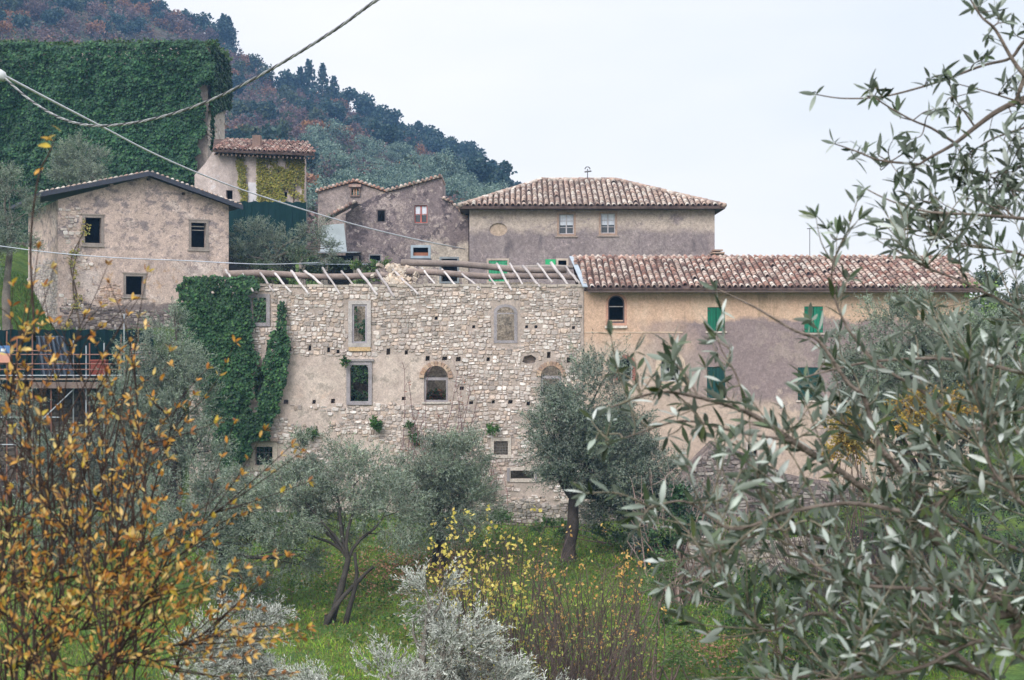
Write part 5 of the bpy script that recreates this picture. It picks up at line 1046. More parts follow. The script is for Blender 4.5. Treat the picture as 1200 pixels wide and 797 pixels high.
# silver olives at the bottom edge
SIL = [(.34, .36, .33), (.46, .48, .45), (.22, .24, .21), (.56, .58, .55), (.10, .12, .09), (.15, .17, .14)]
Y = 20.
tree('olive_tree', 'silvery white leaved olive crown rising at the bottom centre edge', 'olive tree', gp(500, Y), P(498, 850, Y),
     [lob(515, 765, Y, 62, 62, 1.2), lob(560, 795, Y, 50, 45, .8), lob(455, 800, Y, 62, 42, 1.), lob(505, 700, Y, 22, 26, .22), lob(545, 730, Y, 30, 22, .3), lob(400, 815, Y, 45, 30, .5), lob(620, 820, Y, 40, 22, .4), lob(500, 830, Y, 90, 45, 1)],
     1900, 18, .34, .058, .014, SIL, M['olive_silver'], None, .16, .45, (.22, .2, .18), .35, .15, .62)
tree('olive_tree', 'silvery white leaved olive crown at the bottom edge left of centre', 'olive tree', gp(275, 22.), P(275, 850, 22.),
     [lob(280, 765, 22, 46, 44, 1), lob(245, 790, 22, 34, 34, .6), lob(305, 810, 22, 40, 34, .6), lob(300, 725, 22, 22, 18, .2)], 1000, 18, .34, .06, .015, SIL, M['olive_silver'], None, .14, .35, (.22, .2, .18), .35, .15, .62)
# bare twiggy shrub with yellow top leaves
def twiggy(name, label, base, tips, n_st, scol, Y, leafc=None, nl=0, ll=.09, lw=.06, sr=.022, lp=.6, kids=6, cat='shrub'):
    t = thing(name, label, cat, tuple(base)); st = MB(); lf = MB(); R = random.Random(int(base[0] * 100) % 977); base = np.array(base, float)
    for i in range(n_st):
        x0, y0, x1, y1 = tips; e = P(R.uniform(x0, x1), R.uniform(y0, y1), Y + R.uniform(-1.3, 1.3)); s = base + np.array([R.gauss(0, .5) + (e[0] - base[0]) * .35, R.gauss(0, .5), 0.])
        p = limb(st, s, e, sr * R.uniform(.6, 1.1), sr * .3, .06, 7, scol, 4)
        for j in range(kids):
            q = p[R.randint(2, 6)]; d = unit(np.array([R.gauss(0, .6), R.gauss(0, .6), R.uniform(.3, 1.2)])); q2 = q + d * R.uniform(.25, .8); limb(st, q, q2, sr * .35, sr * .15, .08, 4, scol, 3)
            if leafc and R.random() < lp:
                n = R.randint(2, 6); leaf_quads(lf, np.tile(q2, (n, 1)) + rng.normal(0, .05, (n, 3)), rng.normal(size=(n, 3)) + [0, 0, .3], ll * rng.uniform(.7, 1.2, n), lw, pal_cols(n, leafc, .2))
        if leafc and R.random() < lp:
            n = R.randint(4, 9); leaf_quads(lf, np.tile(e, (n, 1)) + rng.normal(0, .08, (n, 3)), rng.normal(size=(n, 3)) + [0, 0, .3], ll * rng.uniform(.8, 1.3, n), lw, pal_cols(n, leafc, .2))
    tag(st.build('stems', M['twig'], t), None, kind='stuff')
    if lf.V: tag(lf.build('leaves', M['autumn'], t), None, kind='stuff')
    return t
YL = [(.62, .55, .12), (.70, .60, .18), (.55, .46, .10), (.66, .50, .14)]
twiggy('bare_shrub', 'twiggy shrub tipped with pale yellow leaves in the lower middle', gp(590, 33), (505, 625, 640, 720), 95, (.09, .065, .065), 33, YL, 0, .1, .075, .018, .42)
twiggy('bare_shrub', 'sparser brown twiggy shrub with a few orange leaves beside the yellow tipped one', gp(690, 34), (610, 655, 755, 770), 130, (.10, .07, .068), 34, [(.62, .42, .14), (.6, .33, .1)], 0, .085, .06, .018, .2)
twiggy('bare_shrub', 'low tangle of grey-brown twigs along the bottom right of the yellow shrub', gp(640, 31), (560, 700, 770, 797), 130, (.10, .075, .07), 31, [(.3, .35, .08)], 0, .07, .05, .016, .12)
# thin green shrub
shrub('thin_green_shrub', 'slender bright green shrub standing before the terrace wall at right', 'shrub', 40, [lob(775, 690, 40, 30, 40, 1), lob(785, 640, 40, 18, 30, .4), lob(760, 740, 40, 34, 34, .8), lob(800, 745, 40, 34, 36, .8)], 520, .35, 8, .075, .05, [(.10, .19, .05), (.14, .24, .07), (.08, .14, .04)], M['leaf'], gp(778, 40), .5, 12, .035)
# bramble, bare vine tangle, ivy stump on the right
twiggy('bare_vine', 'tangle of pinkish bare vine canes arching over the terrace wall', gp(800, 50), (735, 555, 880, 640), 55, (.30, .22, .20), 50, None, sr=.03, kids=5, cat='vine')
shrub('ivy_stump', 'dark ivy smothered stump beside the bare vine canes', 'shrub', 50, [lob(790, 610, 50, 26, 38, 1), lob(775, 650, 50, 24, 28, .6)], 420, .3, 8, .13, .10, [(.03, .07, .03), (.045, .1, .04), (.02, .05, .022)], M['ivy'], gp(785, 50), .1, 6, .12)
shrub('laurel_bush', 'dark glossy green bush low behind the olive branches at right', 'shrub', 42, [lob(880, 700, 42, 50, 36, 1), lob(960, 735, 41, 60, 50, 1), lob(900, 770, 40, 70, 30, .8), lob(1050, 740, 42, 70, 40, 1)], 1300, .4, 8, .12, .06, [(.05, .11, .03), (.08, .16, .04), (.03, .07, .025), (.14, .19, .05)], M['leaf'], gp(930, 42), .4, 12, .04)
twiggy('bare_shrub', 'dark bare thicket behind the olive branches on the right', gp(980, 46), (870, 560, 1090, 680), 140, (.08, .058, .06), 46, None, sr=.02, kids=7)
shrub('evergreen_bush', 'rounded dark green bush below the ochre house at far right', 'shrub', 48, [lob(1130, 590, 48, 80, 60, 1), lob(1030, 620, 48, 60, 46, .8), lob(1190, 640, 47, 60, 70, 1)], 1800, .45, 9, .12, .04, OLD + [(.05, .08, .04)], M['leaf'], gp(1120, 48), .4, 12, .06)
shrub('green_shrub', 'leafy green shrub growing at the foot of the big olive by the low wall', 'shrub', 60, [lob(640, 618, 60, 20, 12, .7), lob(740, 635, 59, 40, 22, 1), lob(585, 612, 61, 26, 10, .5)], 450, .3, 7, .1, .07, [(.07, .15, .04), (.1, .19, .05)], M['leaf'], gp(740, 60), .5, 6)
shrub('dark_shrub', 'dark bluish shrub under the right side of the large dense olive', 'shrub', 58, [lob(755, 600, 58, 40, 36, 1), lob(800, 600, 57, 36, 40, .8), lob(790, 635, 57, 34, 22, .5)], 2300, .45, 11, .12, .035, OLD, M['olive'], gp(750, 58), .3, 10, .05)
# bare purple twigs against the ruin
twiggy('bare_shrub', 'dark purple twiggy shrub climbing the ruin below the middle arch', P(500, 585, 66.8), (470, 430, 560, 545), 26, (.19, .12, .12), 67., [(.35, .12, .07)], 0, .08, .06, .03, .12, 7)
twiggy('bare_shrub', 'brown stems bunched at the foot of the ruin beside the barred window', P(568, 606, 66.8), (555, 535, 590, 590), 16, (.22, .13, .12), 67., None, sr=.025)
for x, y, r in ((366, 505, 7), (438, 502, 12), (486, 508, 11), (577, 503, 6), (404, 424, 3)):
    lab = {366: 'small green tuft rooted in the ruin wall under the left plaster', 438: 'round green bush rooted in the ruin wall below the framed window', 486: 'dark green tuft on the ruin wall behind the purple twigs', 577: 'little bright green tuft above the barred window of the ruin', 404: 'tiny tuft beside the lower framed window of the ruin'}[x]
    shrub('wall_plant', lab, 'plant', 67.8, [lob(x, y, 67.75, r, r, 1)], 10 * r, .16, 7, .1, .07, [(.06, .14, .03), (.09, .18, .05), (.04, .1, .03)], M['leaf'], P(x, y + r * .6, 67.95), .3, 3, .015, twl=False)
shrub('dark_bush', 'low dark bush in front of the open lean-to shed behind the ruin', 'shrub', 80, [lob(345, 312, 80, 30, 14, 1), lob(385, 318, 80, 26, 12, 1), lob(300, 320, 80, 30, 14, 1)], 900, .35, 9, .12, .06, [(.04, .07, .03), (.07, .10, .05), (.09, .12, .08)], M['leaf'], (P(350, 330, 80)[0], 80, 10.6), .4, 6)
# olives behind
tree('olive_tree', 'grey olive rising between the ivy tower and the gabled house roof', 'olive tree', (P(92, 230, 90)[0], 90, 13.), P(92, 225, 90), [lob(92, 190, 90, 34, 26, 1), lob(75, 205, 90, 22, 20, .4), lob(115, 205, 89, 26, 18, .5)], 1500, 12, .55, .13, .033, OLL, M['olive'], None, .2, .55, (.08, .07, .062), .2)
tree('olive_tree', 'sparse grey olive at the left picture edge beside the gabled house', 'olive tree', (P(5, 330, 73)[0], 73.5, 10.5), P(12, 290, 73), [lob(8, 215, 73, 26, 22, .7), lob(15, 255, 73, 30, 30, 1), lob(-12, 290, 73, 26, 30, .8), lob(30, 285, 72.5, 16, 16, .25)], 1150, 12, .5, .12, .03, OLIVE + OLL[:1], M['olive'], None, .2, .4, (.17, .15, .13), .1)
tree('olive_tree', 'wispy grey olive between the gabled house and the grey houses', 'olive tree', (P(318, 330, 82)[0], 82, 10.6), P(318, 305, 82), [lob(300, 275, 82, 28, 26, 1), lob(335, 285, 82, 32, 26, 1), lob(365, 272, 82, 22, 20, .6), lob(290, 300, 81, 24, 18, .5), lob(385, 290, 82, 18, 16, .3)], 1500, 12, .5, .12, .03, OLL + OLIVE, M['olive'], None, .16, .5, (.2, .17, .15), .1)
shrub('green_shrub', 'bright green shrub behind the roof poles of the ruin', 'shrub', 78, [lob(330, 327, 76.8, 24, 9, .6), lob(428, 324, 77, 20, 12, 1), lob(445, 312, 77.3, 10, 8, .4)], 350, .3, 7, .12, .08, [(.10, .19, .04), (.07, .14, .04), (.15, .22, .05)], M['leaf'], (P(428, 330, 77)[0], 77, 10.6), .4, 5)
# trees beyond the ochre house at far right
tree('tree', 'green tree crown showing behind the right end of the ochre house roof', 'tree', (P(1165, 398, 95)[0], 95, 6.), P(1165, 380, 95), [lob(1165, 350, 95, 30, 26, 1), lob(1205, 370, 95, 40, 30, 1), lob(1150, 372, 94, 24, 16, .6)], 1500, 12, .6, .2, .1, OLIVE + MG, M['leaf'], None, .3, .3)
ivy('roof_end_creeper', 'light green creeper spilling over the right end of the ochre house roof', [(Plane((PO.uv(1125, 0)[0], 67.9)), 0, 9, 1.5, 12.6, lambda U, V: noise(np.stack([U, V, 0 * U], 1), 1.) > -.4, 200, .14, .3)], 'creeper', [(.10, .18, .05), (.14, .22, .06)], base=P(1135, 600, 67.8))

# ------------------------------------------------------------ grass and fallen leaves
gm = MB(); n = 130000; Y = rng.uniform(38, 67, n); px = rng.uniform(-120, 1150, n); X = (px - CX) / F * Y; Z = gz(X, Y)
dn_ = noise(np.stack([X, Y, 0 * X], 1), .5) + .4 * noise(np.stack([X, Y, 0 * X], 1), 2.); k = dn_ > -.9; X, Y, Z = X[k], Y[k], Z[k]; n = len(X)
cg = pal_cols(n, [(.13, .25, .022), (.18, .31, .03), (.08, .17, .02), (.24, .33, .045), (.22, .21, .06), (.17, .13, .05)], .25) * np.clip(1 + .45 * dn_[k], .4, 1.6)[:, None]
leaf_quads(gm, np.stack([X, Y, Z - .02], 1), rng.normal(size=(n, 3)) * .55 + [0, 0, 1], rng.uniform(.07, .2, n), .035, cg); tag(gm.build('meadow_grass', M['leaf']), 'bright green grass of the meadow under the olive trees', 'grass', None, 'stuff')
gm = MB(); n = 16000; Y = rng.uniform(44, 66, n); px = rng.uniform(230, 900, n); X = (px - CX) / F * Y; wd = noise(np.stack([X, Y, 0 * X], 1), .9, 2) + .6 * smooth(58, 64, Y); k = wd > .35; X, Y = X[k], Y[k]; n = len(X)
leaf_quads(gm, np.stack([X, Y, gz(X, Y) + rng.uniform(0, .22, n)], 1), rng.normal(size=(n, 3)) * [1, 1, .5] + [0, 0, .4], .13, .08, pal_cols(n, [(.05, .12, .02), (.09, .17, .03), (.035, .08, .02), (.12, .13, .04), (.15, .19, .04)], .3)); tag(gm.build('meadow_weeds', M['leaf']), 'broad leafed weeds in patches over the meadow below the ruin', 'weeds', None, 'stuff')
gm = MB(); n = 2600; X = np.concatenate([rng.normal(P(490, 0, 55)[0], 1.6, n), rng.uniform(-12, 6, 1200), rng.normal(P(850, 0, 45)[0], 1.5, 900)]); Y = np.concatenate([rng.normal(55.5, 2.5, n), rng.uniform(45, 64, 1200), rng.normal(44, 1.5, 900)]); Z = gz(X, Y) + rng.uniform(.02, .16, len(X))
leaf_quads(gm, np.stack([X, Y, Z], 1), rng.normal(size=(len(X), 3)) * [1, 1, .3], .12, .09, pal_cols(len(X), [(.26, .12, .07), (.34, .18, .10), (.20, .11, .07), (.4, .24, .12)], .2), np.array([0, 0, 1.]) + rng.normal(size=(len(X), 3)) * .3); tag(gm.build('fallen_leaves', M['leaf']), 'brown fallen leaves scattered on the meadow', 'fallen leaves', None, 'stuff')
gm = MB(); n = 14000; X = rng.uniform(-34, -21, n); Y = rng.uniform(71, 84, n); Z = gz(X, Y); leaf_quads(gm, np.stack([X, Y, Z - .02], 1), rng.normal(size=(n, 3)) * .5 + [0, 0, 1], rng.uniform(.1, .3, n), .05, pal_cols(n, [(.09, .19, .03), (.12, .23, .04), (.06, .13, .025)], .2)); tag(gm.build('bank_grass', M['leaf']), 'bright grass on the bank left of the gabled house', 'grass', None, 'stuff')

# ------------------------------------------------------------ CABLES
def spline(pts, n=90):
    pts = np.array(pts, float); t = np.arange(len(pts)); q = np.linspace(0, len(pts) - 1, n); out = []
    for x in q:
        i = int(min(max(math.floor(x), 0), len(pts) - 2)); f = x - i; p0, p1, p2, p3 = pts[max(i - 1, 0)], pts[i], pts[i + 1], pts[min(i + 2, len(pts) - 1)]
        out.append(.5 * ((2 * p1) + (-p0 + p2) * f + (2 * p0 - 5 * p1 + 4 * p2 - p3) * f * f + (-p0 + 3 * p1 - 3 * p2 + p3) * f ** 3))
    return np.array(out)
cp = [(520, -45, 11), (445, -2, 11.5), (400, 30, 12), (350, 62, 12.6), (300, 91, 13.2), (250, 116, 13.8), (200, 134, 14.4), (150, 145, 15), (105, 147, 15.5), (70, 138, 16), (35, 117, 16.4), (5, 91, 16.8)]
sp_ = spline([P(*q) for q in cp], 420); cb = thing('twisted_cable', 'thick twisted aerial cable swooping across the upper left sky', 'cable', tuple(sp_[0]))
for s in range(3):
    a = np.arange(420) * .42 + s * 2.09; mb = MB(); mb.tube(sp_ + np.stack([0 * a, np.cos(a), np.sin(a)], 1) * .008, .0072, 5, [(.22, .23, .25), (.06, .06, .07), (.34, .35, .37)][s], False); mb.build('strand', M['metal'], cb, True)
ci = thing('cable_clamp', 'small pale insulator clamp at the left edge where two cables meet', 'insulator', P(3, 90, 16.8)); mb = MB(); mb.tube([P(-6, 86, 16.8), P(-2, 88, 16.8), P(3, 90, 16.8), P(6, 94, 16.8)], [.05, .07, .06, .03], 8, (.5, .53, .56)); mb.build('body', M['metal'], ci, True)
mb = MB(); mb.tube([P(-60, 70, 16.8), P(-4, 88, 16.8)], .02, 6, (.4, .42, .45)); mb.build('stay', M['metal'], ci)
up_ = thing('utility_pole', 'grey concrete utility pole carrying the cable clamp just left of the picture', 'pole', (P(-62, 0, 16.8)[0], 16.8, float(gz(-6.2, 16.8)))); mb = MB(); a = P(-62, 60, 16.8); mb.tube([(a[0], a[1], float(gz(-6.2, 16.8)) - .3), a], [.16, .11], 10, (.38, .37, .35)); mb.build('shaft', M['stone'], up_, True)
mb = MB(); mb.box((a[0] - .3, 16.7, a[2] - .25), (a[0] + .35, 16.78, a[2] - .15), (.2, .2, .2)); mb.build('bracket', M['metal'], up_)
c2 = spline([P(*q) for q in ((5, 89, 16.9), (60, 118, 22), (120, 149, 30), (180, 180, 40), (240, 206, 52), (300, 228, 62), (400, 259, 74), (480, 279, 82), (545, 292, 87.5))], 80)
mb = MB(); mb.tube(c2, np.linspace(.016, .04, 80), 5, (.48, .50, .55), False); tag(mb.build('thin_cable', M['metal'], None, True), 'thin pale cable running down from the clamp to the grey houses', 'cable')
c3 = spline([P(*q) for q in ((-10, 287, 66), (60, 296, 67), (135, 302, 68), (217, 305.5, 69), (285, 309, 70), (330, 309.5, 74), (410, 306, 85.5))], 60)
mb = MB(); mb.tube(c3, .022, 5, (.48, .52, .60), False); tag(mb.build('thin_cable', M['metal'], None, True), 'thin bluish cable crossing in front of the gabled stone house', 'cable')

# ------------------------------------------------------------ FOREGROUND: leaves big enough to see singly
def near_leaf_mesh(col, fold=.12, curl=.1, wid=.22, name='leaf', mat=None):
    """unit leaf along +Y, facing +Z"""
    ts = np.array([.0, .18, .42, .68, .88, 1.]); ws = np.array([.05, .62, 1., .82, .42, 0.]) * wid / 2; v = []
    for t, w_ in zip(ts, ws):
        z = -curl * t * t
        v += [(-w_, t, z + fold * w_), (0, t, z), (w_, t, z + fold * w_)]
    f = []
    for i in range(len(ts) - 1):
        a = i * 3; f += [(a, a + 1, a + 4, a + 3), (a + 1, a + 2, a + 5, a + 4)]
    return np.array(v), np.array(f)
def near_leaves(parent, base, dirs, lens, cols, mat, wid=.22, ind=300, nrm=None, variants=8, curl=.1, pal=None):
    n = len(base); d = unit(dirs); r = (np.array([0, 0, 1.]) + rng.normal(size=(n, 3)) * .7) if nrm is None else nrm
    s = unit(np.cross(d, r)); nn = np.cross(s, d); gv, gf = near_leaf_mesh(None, .25, curl, wid)
    px = CX + base[:, 0] / base[:, 1] * F; py = CY - (base[:, 2] - CZ) / base[:, 1] * F
    vis = (px > 5) & (px < 1195) & (py > 5) & (py < 790); side = np.abs(np.einsum('ij,ij->i', nn, unit(base - [0, 0, CZ])))
    score = np.where(vis, lens / base[:, 1] * (.3 + side), 0); order = np.argsort(-score); ms = []
    for k in range(variants):
        c = np.array(pal[k % len(pal)]) * random.uniform(.85, 1.15); mb = MB(); g2 = gv * np.array([random.uniform(.85, 1.15), 1, random.uniform(.6, 1.6)]); cc = np.tile(c, (len(gv), 1)); cc[1::3] *= 1.15; bd_ = random.uniform(-.16, .16); g2[:, 0] += bd_ * g2[:, 1] ** 2; cc[:, :] *= (1 + .25 * np.sin(g2[:, 1:2] * 5 + k))
        mb.add(g2, gf, cc); me = mb.data('leaf'); me.materials.append(mat); me.polygons.foreach_set('use_smooth', np.ones(len(me.polygons), bool)); ms.append(me)
    for i in order[:ind]:
        o = bpy.data.objects.new('leaf', random.choice(ms)); link(o, parent); Lx = lens[i]
        o.matrix_basis = Matrix(((s[i][0] * Lx, d[i][0] * Lx, nn[i][0] * Lx, base[i][0]), (s[i][1] * Lx, d[i][1] * Lx, nn[i][1] * Lx, base[i][1]), (s[i][2] * Lx, d[i][2] * Lx, nn[i][2] * Lx, base[i][2]), (0, 0, 0, 1)))
    rest = order[ind:]
    if len(rest):
        mb = MB(); m = len(gv); b_, d_, s_, n_ = base[rest], d[rest], s[rest], nn[rest]; l_ = lens[rest][:, None, None]
        v = b_[:, None, :] + l_ * (gv[None, :, :1] * s_[:, None, :] + gv[None, :, 1:2] * d_[:, None, :] + gv[None, :, 2:] * n_[:, None, :])
        f = (gf[None] + (np.arange(len(rest)) * m)[:, None, None]).reshape(-1, 4); mb.add(v.reshape(-1, 3), f, np.repeat(cols[rest], m, 0)); tag(mb.build('leaves', mat, parent, True), None, kind='stuff')
ot = thing('near_olive_tree', 'close olive tree whose leafy branches reach in from the right side of the picture', 'olive tree', (2.9, 3.9, float(gz(2.9, 3.9))))
bk = MB(); tp = np.array([(2.9, 3.9, 7.0), (2.8, 3.85, 8.0), (2.55, 3.8, 8.9), (2.3, 3.75, 9.6), (2.2, 3.8, 10.4), (2.05, 3.8, 11.2)]); bk.tube(tp, [.2, .17, .14, .11, .08, .05], 10, (.17, .15, .13)); bk.build('trunk', M['bark'], ot, True)
wood = MB(); LB, LD, LL = [], [], []
TW = (.15, .125, .11)
def branch(pts, r0, r1, dens=1., n=26, leaves=True, ll=.05, start=.0, tip=True):
    p = spline(pts, n); p = p + noise(p, 4.)[:, None] * .004
    wood.tube(p, np.linspace(r0, r1, n), 6, TW, True)
    if leaves: put_leaves(p, dens, ll, start, tip)
    return p
def put_leaves(p, dens, ll, start=0., tip=True):
    seg = np.linalg.norm(np.diff(p, axis=0), axis=1); L_ = seg.sum(); cum = np.concatenate([[0], np.cumsum(seg)]); k = max(2, int(L_ * dens / .022)); side = 1.; ph = random.uniform(0, 6.28)
    for q in np.linspace(start * L_ + .01, L_, max(2, int(k / 2))):
        i = min(np.searchsorted(cum, q), len(p) - 1); t = unit(p[min(i + 1, len(p) - 1)] - p[max(i - 1, 0)]); ph += 1.57
        a = unit(np.cross(t, [0.3, .2, 1.])); b = np.cross(t, a)
        for sgn in (1, -1):
            if random.random() < .12: continue
            e = (a * math.cos(ph) + b * math.sin(ph)) * sgn
            LB.append(p[i] + rng.normal(0, .002, 3)); LD.append(unit(t * random.uniform(.5, 1.1) + e * random.uniform(.5, 1.) + np.array([0, 0, .25]))); LL.append(ll * random.uniform(.65, 1.2))
    if tip:
        for s in range(3): LB.append(p[-1]); LD.append(unit(p[-1] - p[-3] + rng.normal(0, .03, 3))); LL.append(ll * random.uniform(.7, 1.))
def sprigs(p, count, length=(.08, .22), dirb=(0, 0, .6), dens=1.5, ll=.045, lo=.1, hi=1.):
    if length == (.08, .22): count = int(count * 1.12)
    for i in range(count):
        k = int(random.uniform(lo, hi) * (len(p) - 1)); t = unit(p[min(k + 1, len(p) - 1)] - p[max(k - 1, 0)]); d = unit(t * .6 + rng.normal(size=3) * np.array([.6, .45, .6]) + np.array(dirb)); L_ = random.uniform(*length)
        q = [p[k], p[k] + d * L_ * .5 + rng.normal(0, .008, 3), p[k] + d * L_ + np.array([0, 0, random.uniform(-.03, .04)])]
        s = spline(q, 9); wood.tube(s, np.linspace(.0022, .001, 9), 4, (.20, .18, .14), False); put_leaves(s, dens, ll)
# against the sky (a little farther away, seen from below)
U = 4.2
def pb(l, Y=U, dy=0): return [P(a, b, Y + dy * i) for i, (a, b) in enumerate(l)]
up = []
up.append(branch([np.array([2.12, 3.8, 11.0])] + pb([(1260, 92), (1200, 115), (1169, 130), (1143, 149), (1120, 167), (1090, 184), (1072, 196)]), .012, .003, .15, 40, True, .055))
up.append(branch(pb([(1240, 10), (1200, 49), (1184, 68), (1150, 77), (1090, 99), (1034, 113), (990, 115), (957, 110)], 4.3), .006, .0015, .2, 40, True, .055))
up.append(branch([np.array([2.1, 3.8, 11.1])] + pb([(1225, 110), (1200, 87), (1184, 66), (1166, 34), (1150, 19), (1135, -5)], 4.1), .008, .002, .3, 30, True, .055))
up.append(branch(pb([(1120, 167), (1094, 150), (1068, 139), (1030, 117), (1018, 105)]), .004, .0015, .35, 24, True, .055))
up.append(branch(pb([(1079, 192), (1034, 188), (1005, 178), (978, 169)]), .004, .0015, .45, 24, True, .055))
up.append(branch(pb([(1230, 262), (1200, 256), (1147, 251), (1090, 248), (1049, 237), (1015, 220)], 4.0), .006, .0015, .25, 30, True, .055))
up.append(branch(pb([(1215, 125), (1200, 120), (1166, 109), (1124, 98)], 4.4), .004, .0015, .2, 20, True, .055))
up.append(branch(pb([(1143, 149), (1130, 130), (1117, 113)], 4.2), .003, .0015, .3, 12, True, .05))
up.append(branch(pb([(1230, 138), (1200, 150), (1166, 162), (1136, 180)], 4.3), .005, .0018, .4, 20, True, .055))
up.append(branch(pb([(1250, 190), (1200, 195), (1160, 205), (1130, 215)], 4.3), .005, .0018, .8, 20, True, .055))
clus = [(1100, 95, 5), (1112, 108, 5), (1150, 70, 3), (1030, 105, 4), (1045, 170, 4), (1065, 182, 5), (1085, 190, 5), (1120, 180, 5), (1150, 190, 7), (1165, 200, 7), (1185, 205, 7), (1175, 225, 7), (1195, 185, 6), (1085, 235, 4), (1105, 240, 4), (1148, 15, 4), (1160, 25, 4), (1190, 20, 3), (1195, 85, 4), (1180, 140, 4), (1195, 160, 5), (1150, 250, 4), (1120, 130, 2), (1070, 130, 3), (1010, 165, 3), (1040, 215, 2), (1085, 145, 2), (1190, 230, 7), (1165, 240, 5), (1140, 225, 4), (1125, 205, 4)]
allu = np.concatenate(up)
for (x, y, c) in clus:
    e = P(x, y, U); k = np.argmin(np.abs(allu[:, 0] - e[0]) + np.abs(allu[:, 2] - e[2])); b0 = allu[k]
    for j in range(c // 2 + 1):
        q = e + rng.normal(size=3) * np.array([.022, .05, .022]); s = spline([b0, (b0 + q) / 2 + rng.normal(0, .01, 3), q], 8); wood.tube(s, np.linspace(.002, .001, 8), 4, TW, False); put_leaves(s, .85, .052, .25)
# lower limbs in front of the houses
lw_ = []
def lowb(l, Y, r0, r1, dens=.5, sp_n=10, root=None, dy=0, **k):
    p = branch(([np.array(root)] if root is not None else []) + pb(l, Y, dy), r0, r1, dens, 46); lw_.append(p); sprigs(p, sp_n, **k); return p
lowb([(1230, 760), (1190, 719), (1110, 647), (1054, 603), (979, 548), (930, 515), (880, 484), (820, 468), (770, 462), (715, 478)], 3.6, .014, .002, .4, 40, (2.4, 3.75, 9.3), -.05, length=(.05, .13), ll=.05)
lowb([(1190, 719), (1126, 728), (1062, 740), (1022, 762), (990, 810)], 3.55, .011, .005, .3, 18)
lowb([(1240, 480), (1200, 478), (1130, 505), (1094, 520), (1040, 560)], 3.9, .007, .003, .5, 16, (2.2, 3.8, 10.2))
lowb([(1190, 719), (1120, 660), (1060, 560), (1028, 520), (1013, 467), (994, 448), (960, 401), (930, 388), (889, 363), (850, 343), (840, 338)], 3.5, .008, .0015, .14, 7, length=(.04, .09), ll=.045, hi=.6)
lowb([(1250, 440), (1200, 437), (1140, 425), (1088, 420), (1028, 422), (975, 432), (945, 440)], 3.7, .007, .002, .5, 20, (2.25, 3.8, 10.0), length=(.06, .15), ll=.05)
lowb([(1245, 560), (1180, 500), (1133, 503), (1088, 463), (1028, 422), (990, 373), (975, 320), (990, 275)], 3.6, .007, .0015, .35, 13, length=(.05, .13), ll=.05)
lowb([(1060, 600), (990, 590), (920, 600), (860, 620), (800, 588), (743, 604)], 3.0, .005, .0015, .4, 16)
lowb([(930, 515), (860, 505), (800, 495), (755, 506), (712, 522)], 3.3, .004, .0012, .5, 10, length=(.04, .09), ll=.045)
lowb([(880, 484), (862, 440), (845, 410), (840, 390)], 3.4, .003, .001, .6, 5, length=(.03, .07), ll=.045)
lowb([(820, 468), (795, 430), (780, 422)], 3.4, .003, .001, .6, 3, length=(.03, .07), ll=.045)
lowb([(1260, 640), (1180, 640), (1100, 600), (1020, 520), (980, 490), (960, 460)], 3.8, .008, .002, .5, 24, (2.3, 3.75, 9.6), length=(.06, .16), ll=.055)
lowb([(1250, 820), (1150, 790), (1050, 700), (980, 640), (900, 620), (850, 660)], 3.2, .009, .002, .5, 34, (2.4, 3.5, 9.0))
lowb([(1150, 790), (1050, 760), (960, 720), (900, 740), (860, 700)], 3.3, .006, .0015, .55, 28)
lowb([(1250, 560), (1170, 560), (1110, 580), (1070, 640), (1030, 700)], 3.4, .007, .002, .6, 26)
lowb([(1250, 690), (1160, 690), (1080, 690), (990, 680), (930, 640), (880, 560)], 3.0, .006, .002, .5, 26)
lowb([(1250, 380), (1190, 360), (1130, 330), (1080, 310), (1060, 290)], 3.9, .006, .0015, .7, 22, (2.2, 3.8, 10.2), ll=.05)
lowb([(1250, 330), (1200, 300), (1160, 290), (1110, 280), (1080, 270)], 4.2, .005, .0015, .8, 16, ll=.05)
lowb([(1240, 800), (1200, 770), (1150, 750), (1080, 780), (1010, 790), (930, 800)], 2.9, .006, .002, .6, 30)
lowb([(1250, 620), (1200, 590), (1160, 540), (1150, 480), (1130, 440)], 3.2, .006, .002, .6, 26)
lowb([(1020, 760), (960, 790), (900, 800), (870, 830)], 3.6, .006, .0015, .6, 16)
lowb([(840, 640), (850, 690), (830, 660), (850, 600)], 2.8, .0025, .001, .5, 4)
wood.build('branch', M['bark'], ot, True)
LB, LD, LL = np.array(LB), np.array(LD), np.array(LL)
NP = [(.028, .048, .022), (.05, .078, .04), (.02, .034, .02), (.075, .10, .065), (.30, .35, .32), (.03, .05, .03), (.13, .165, .135), (.045, .065, .018), (.42, .46, .43), (.24, .29, .25), (.11, .15, .09), (.40, .44, .42), (.32, .37, .33), (.022, .036, .02), (.035, .05, .02), (.06, .085, .06)]
near_leaves(ot, LB, LD, LL, pal_cols(len(LB), NP, .2), M['olive_near'], .245, 300, pal=NP, variants=16)
print('near olive leaves', len(LB))
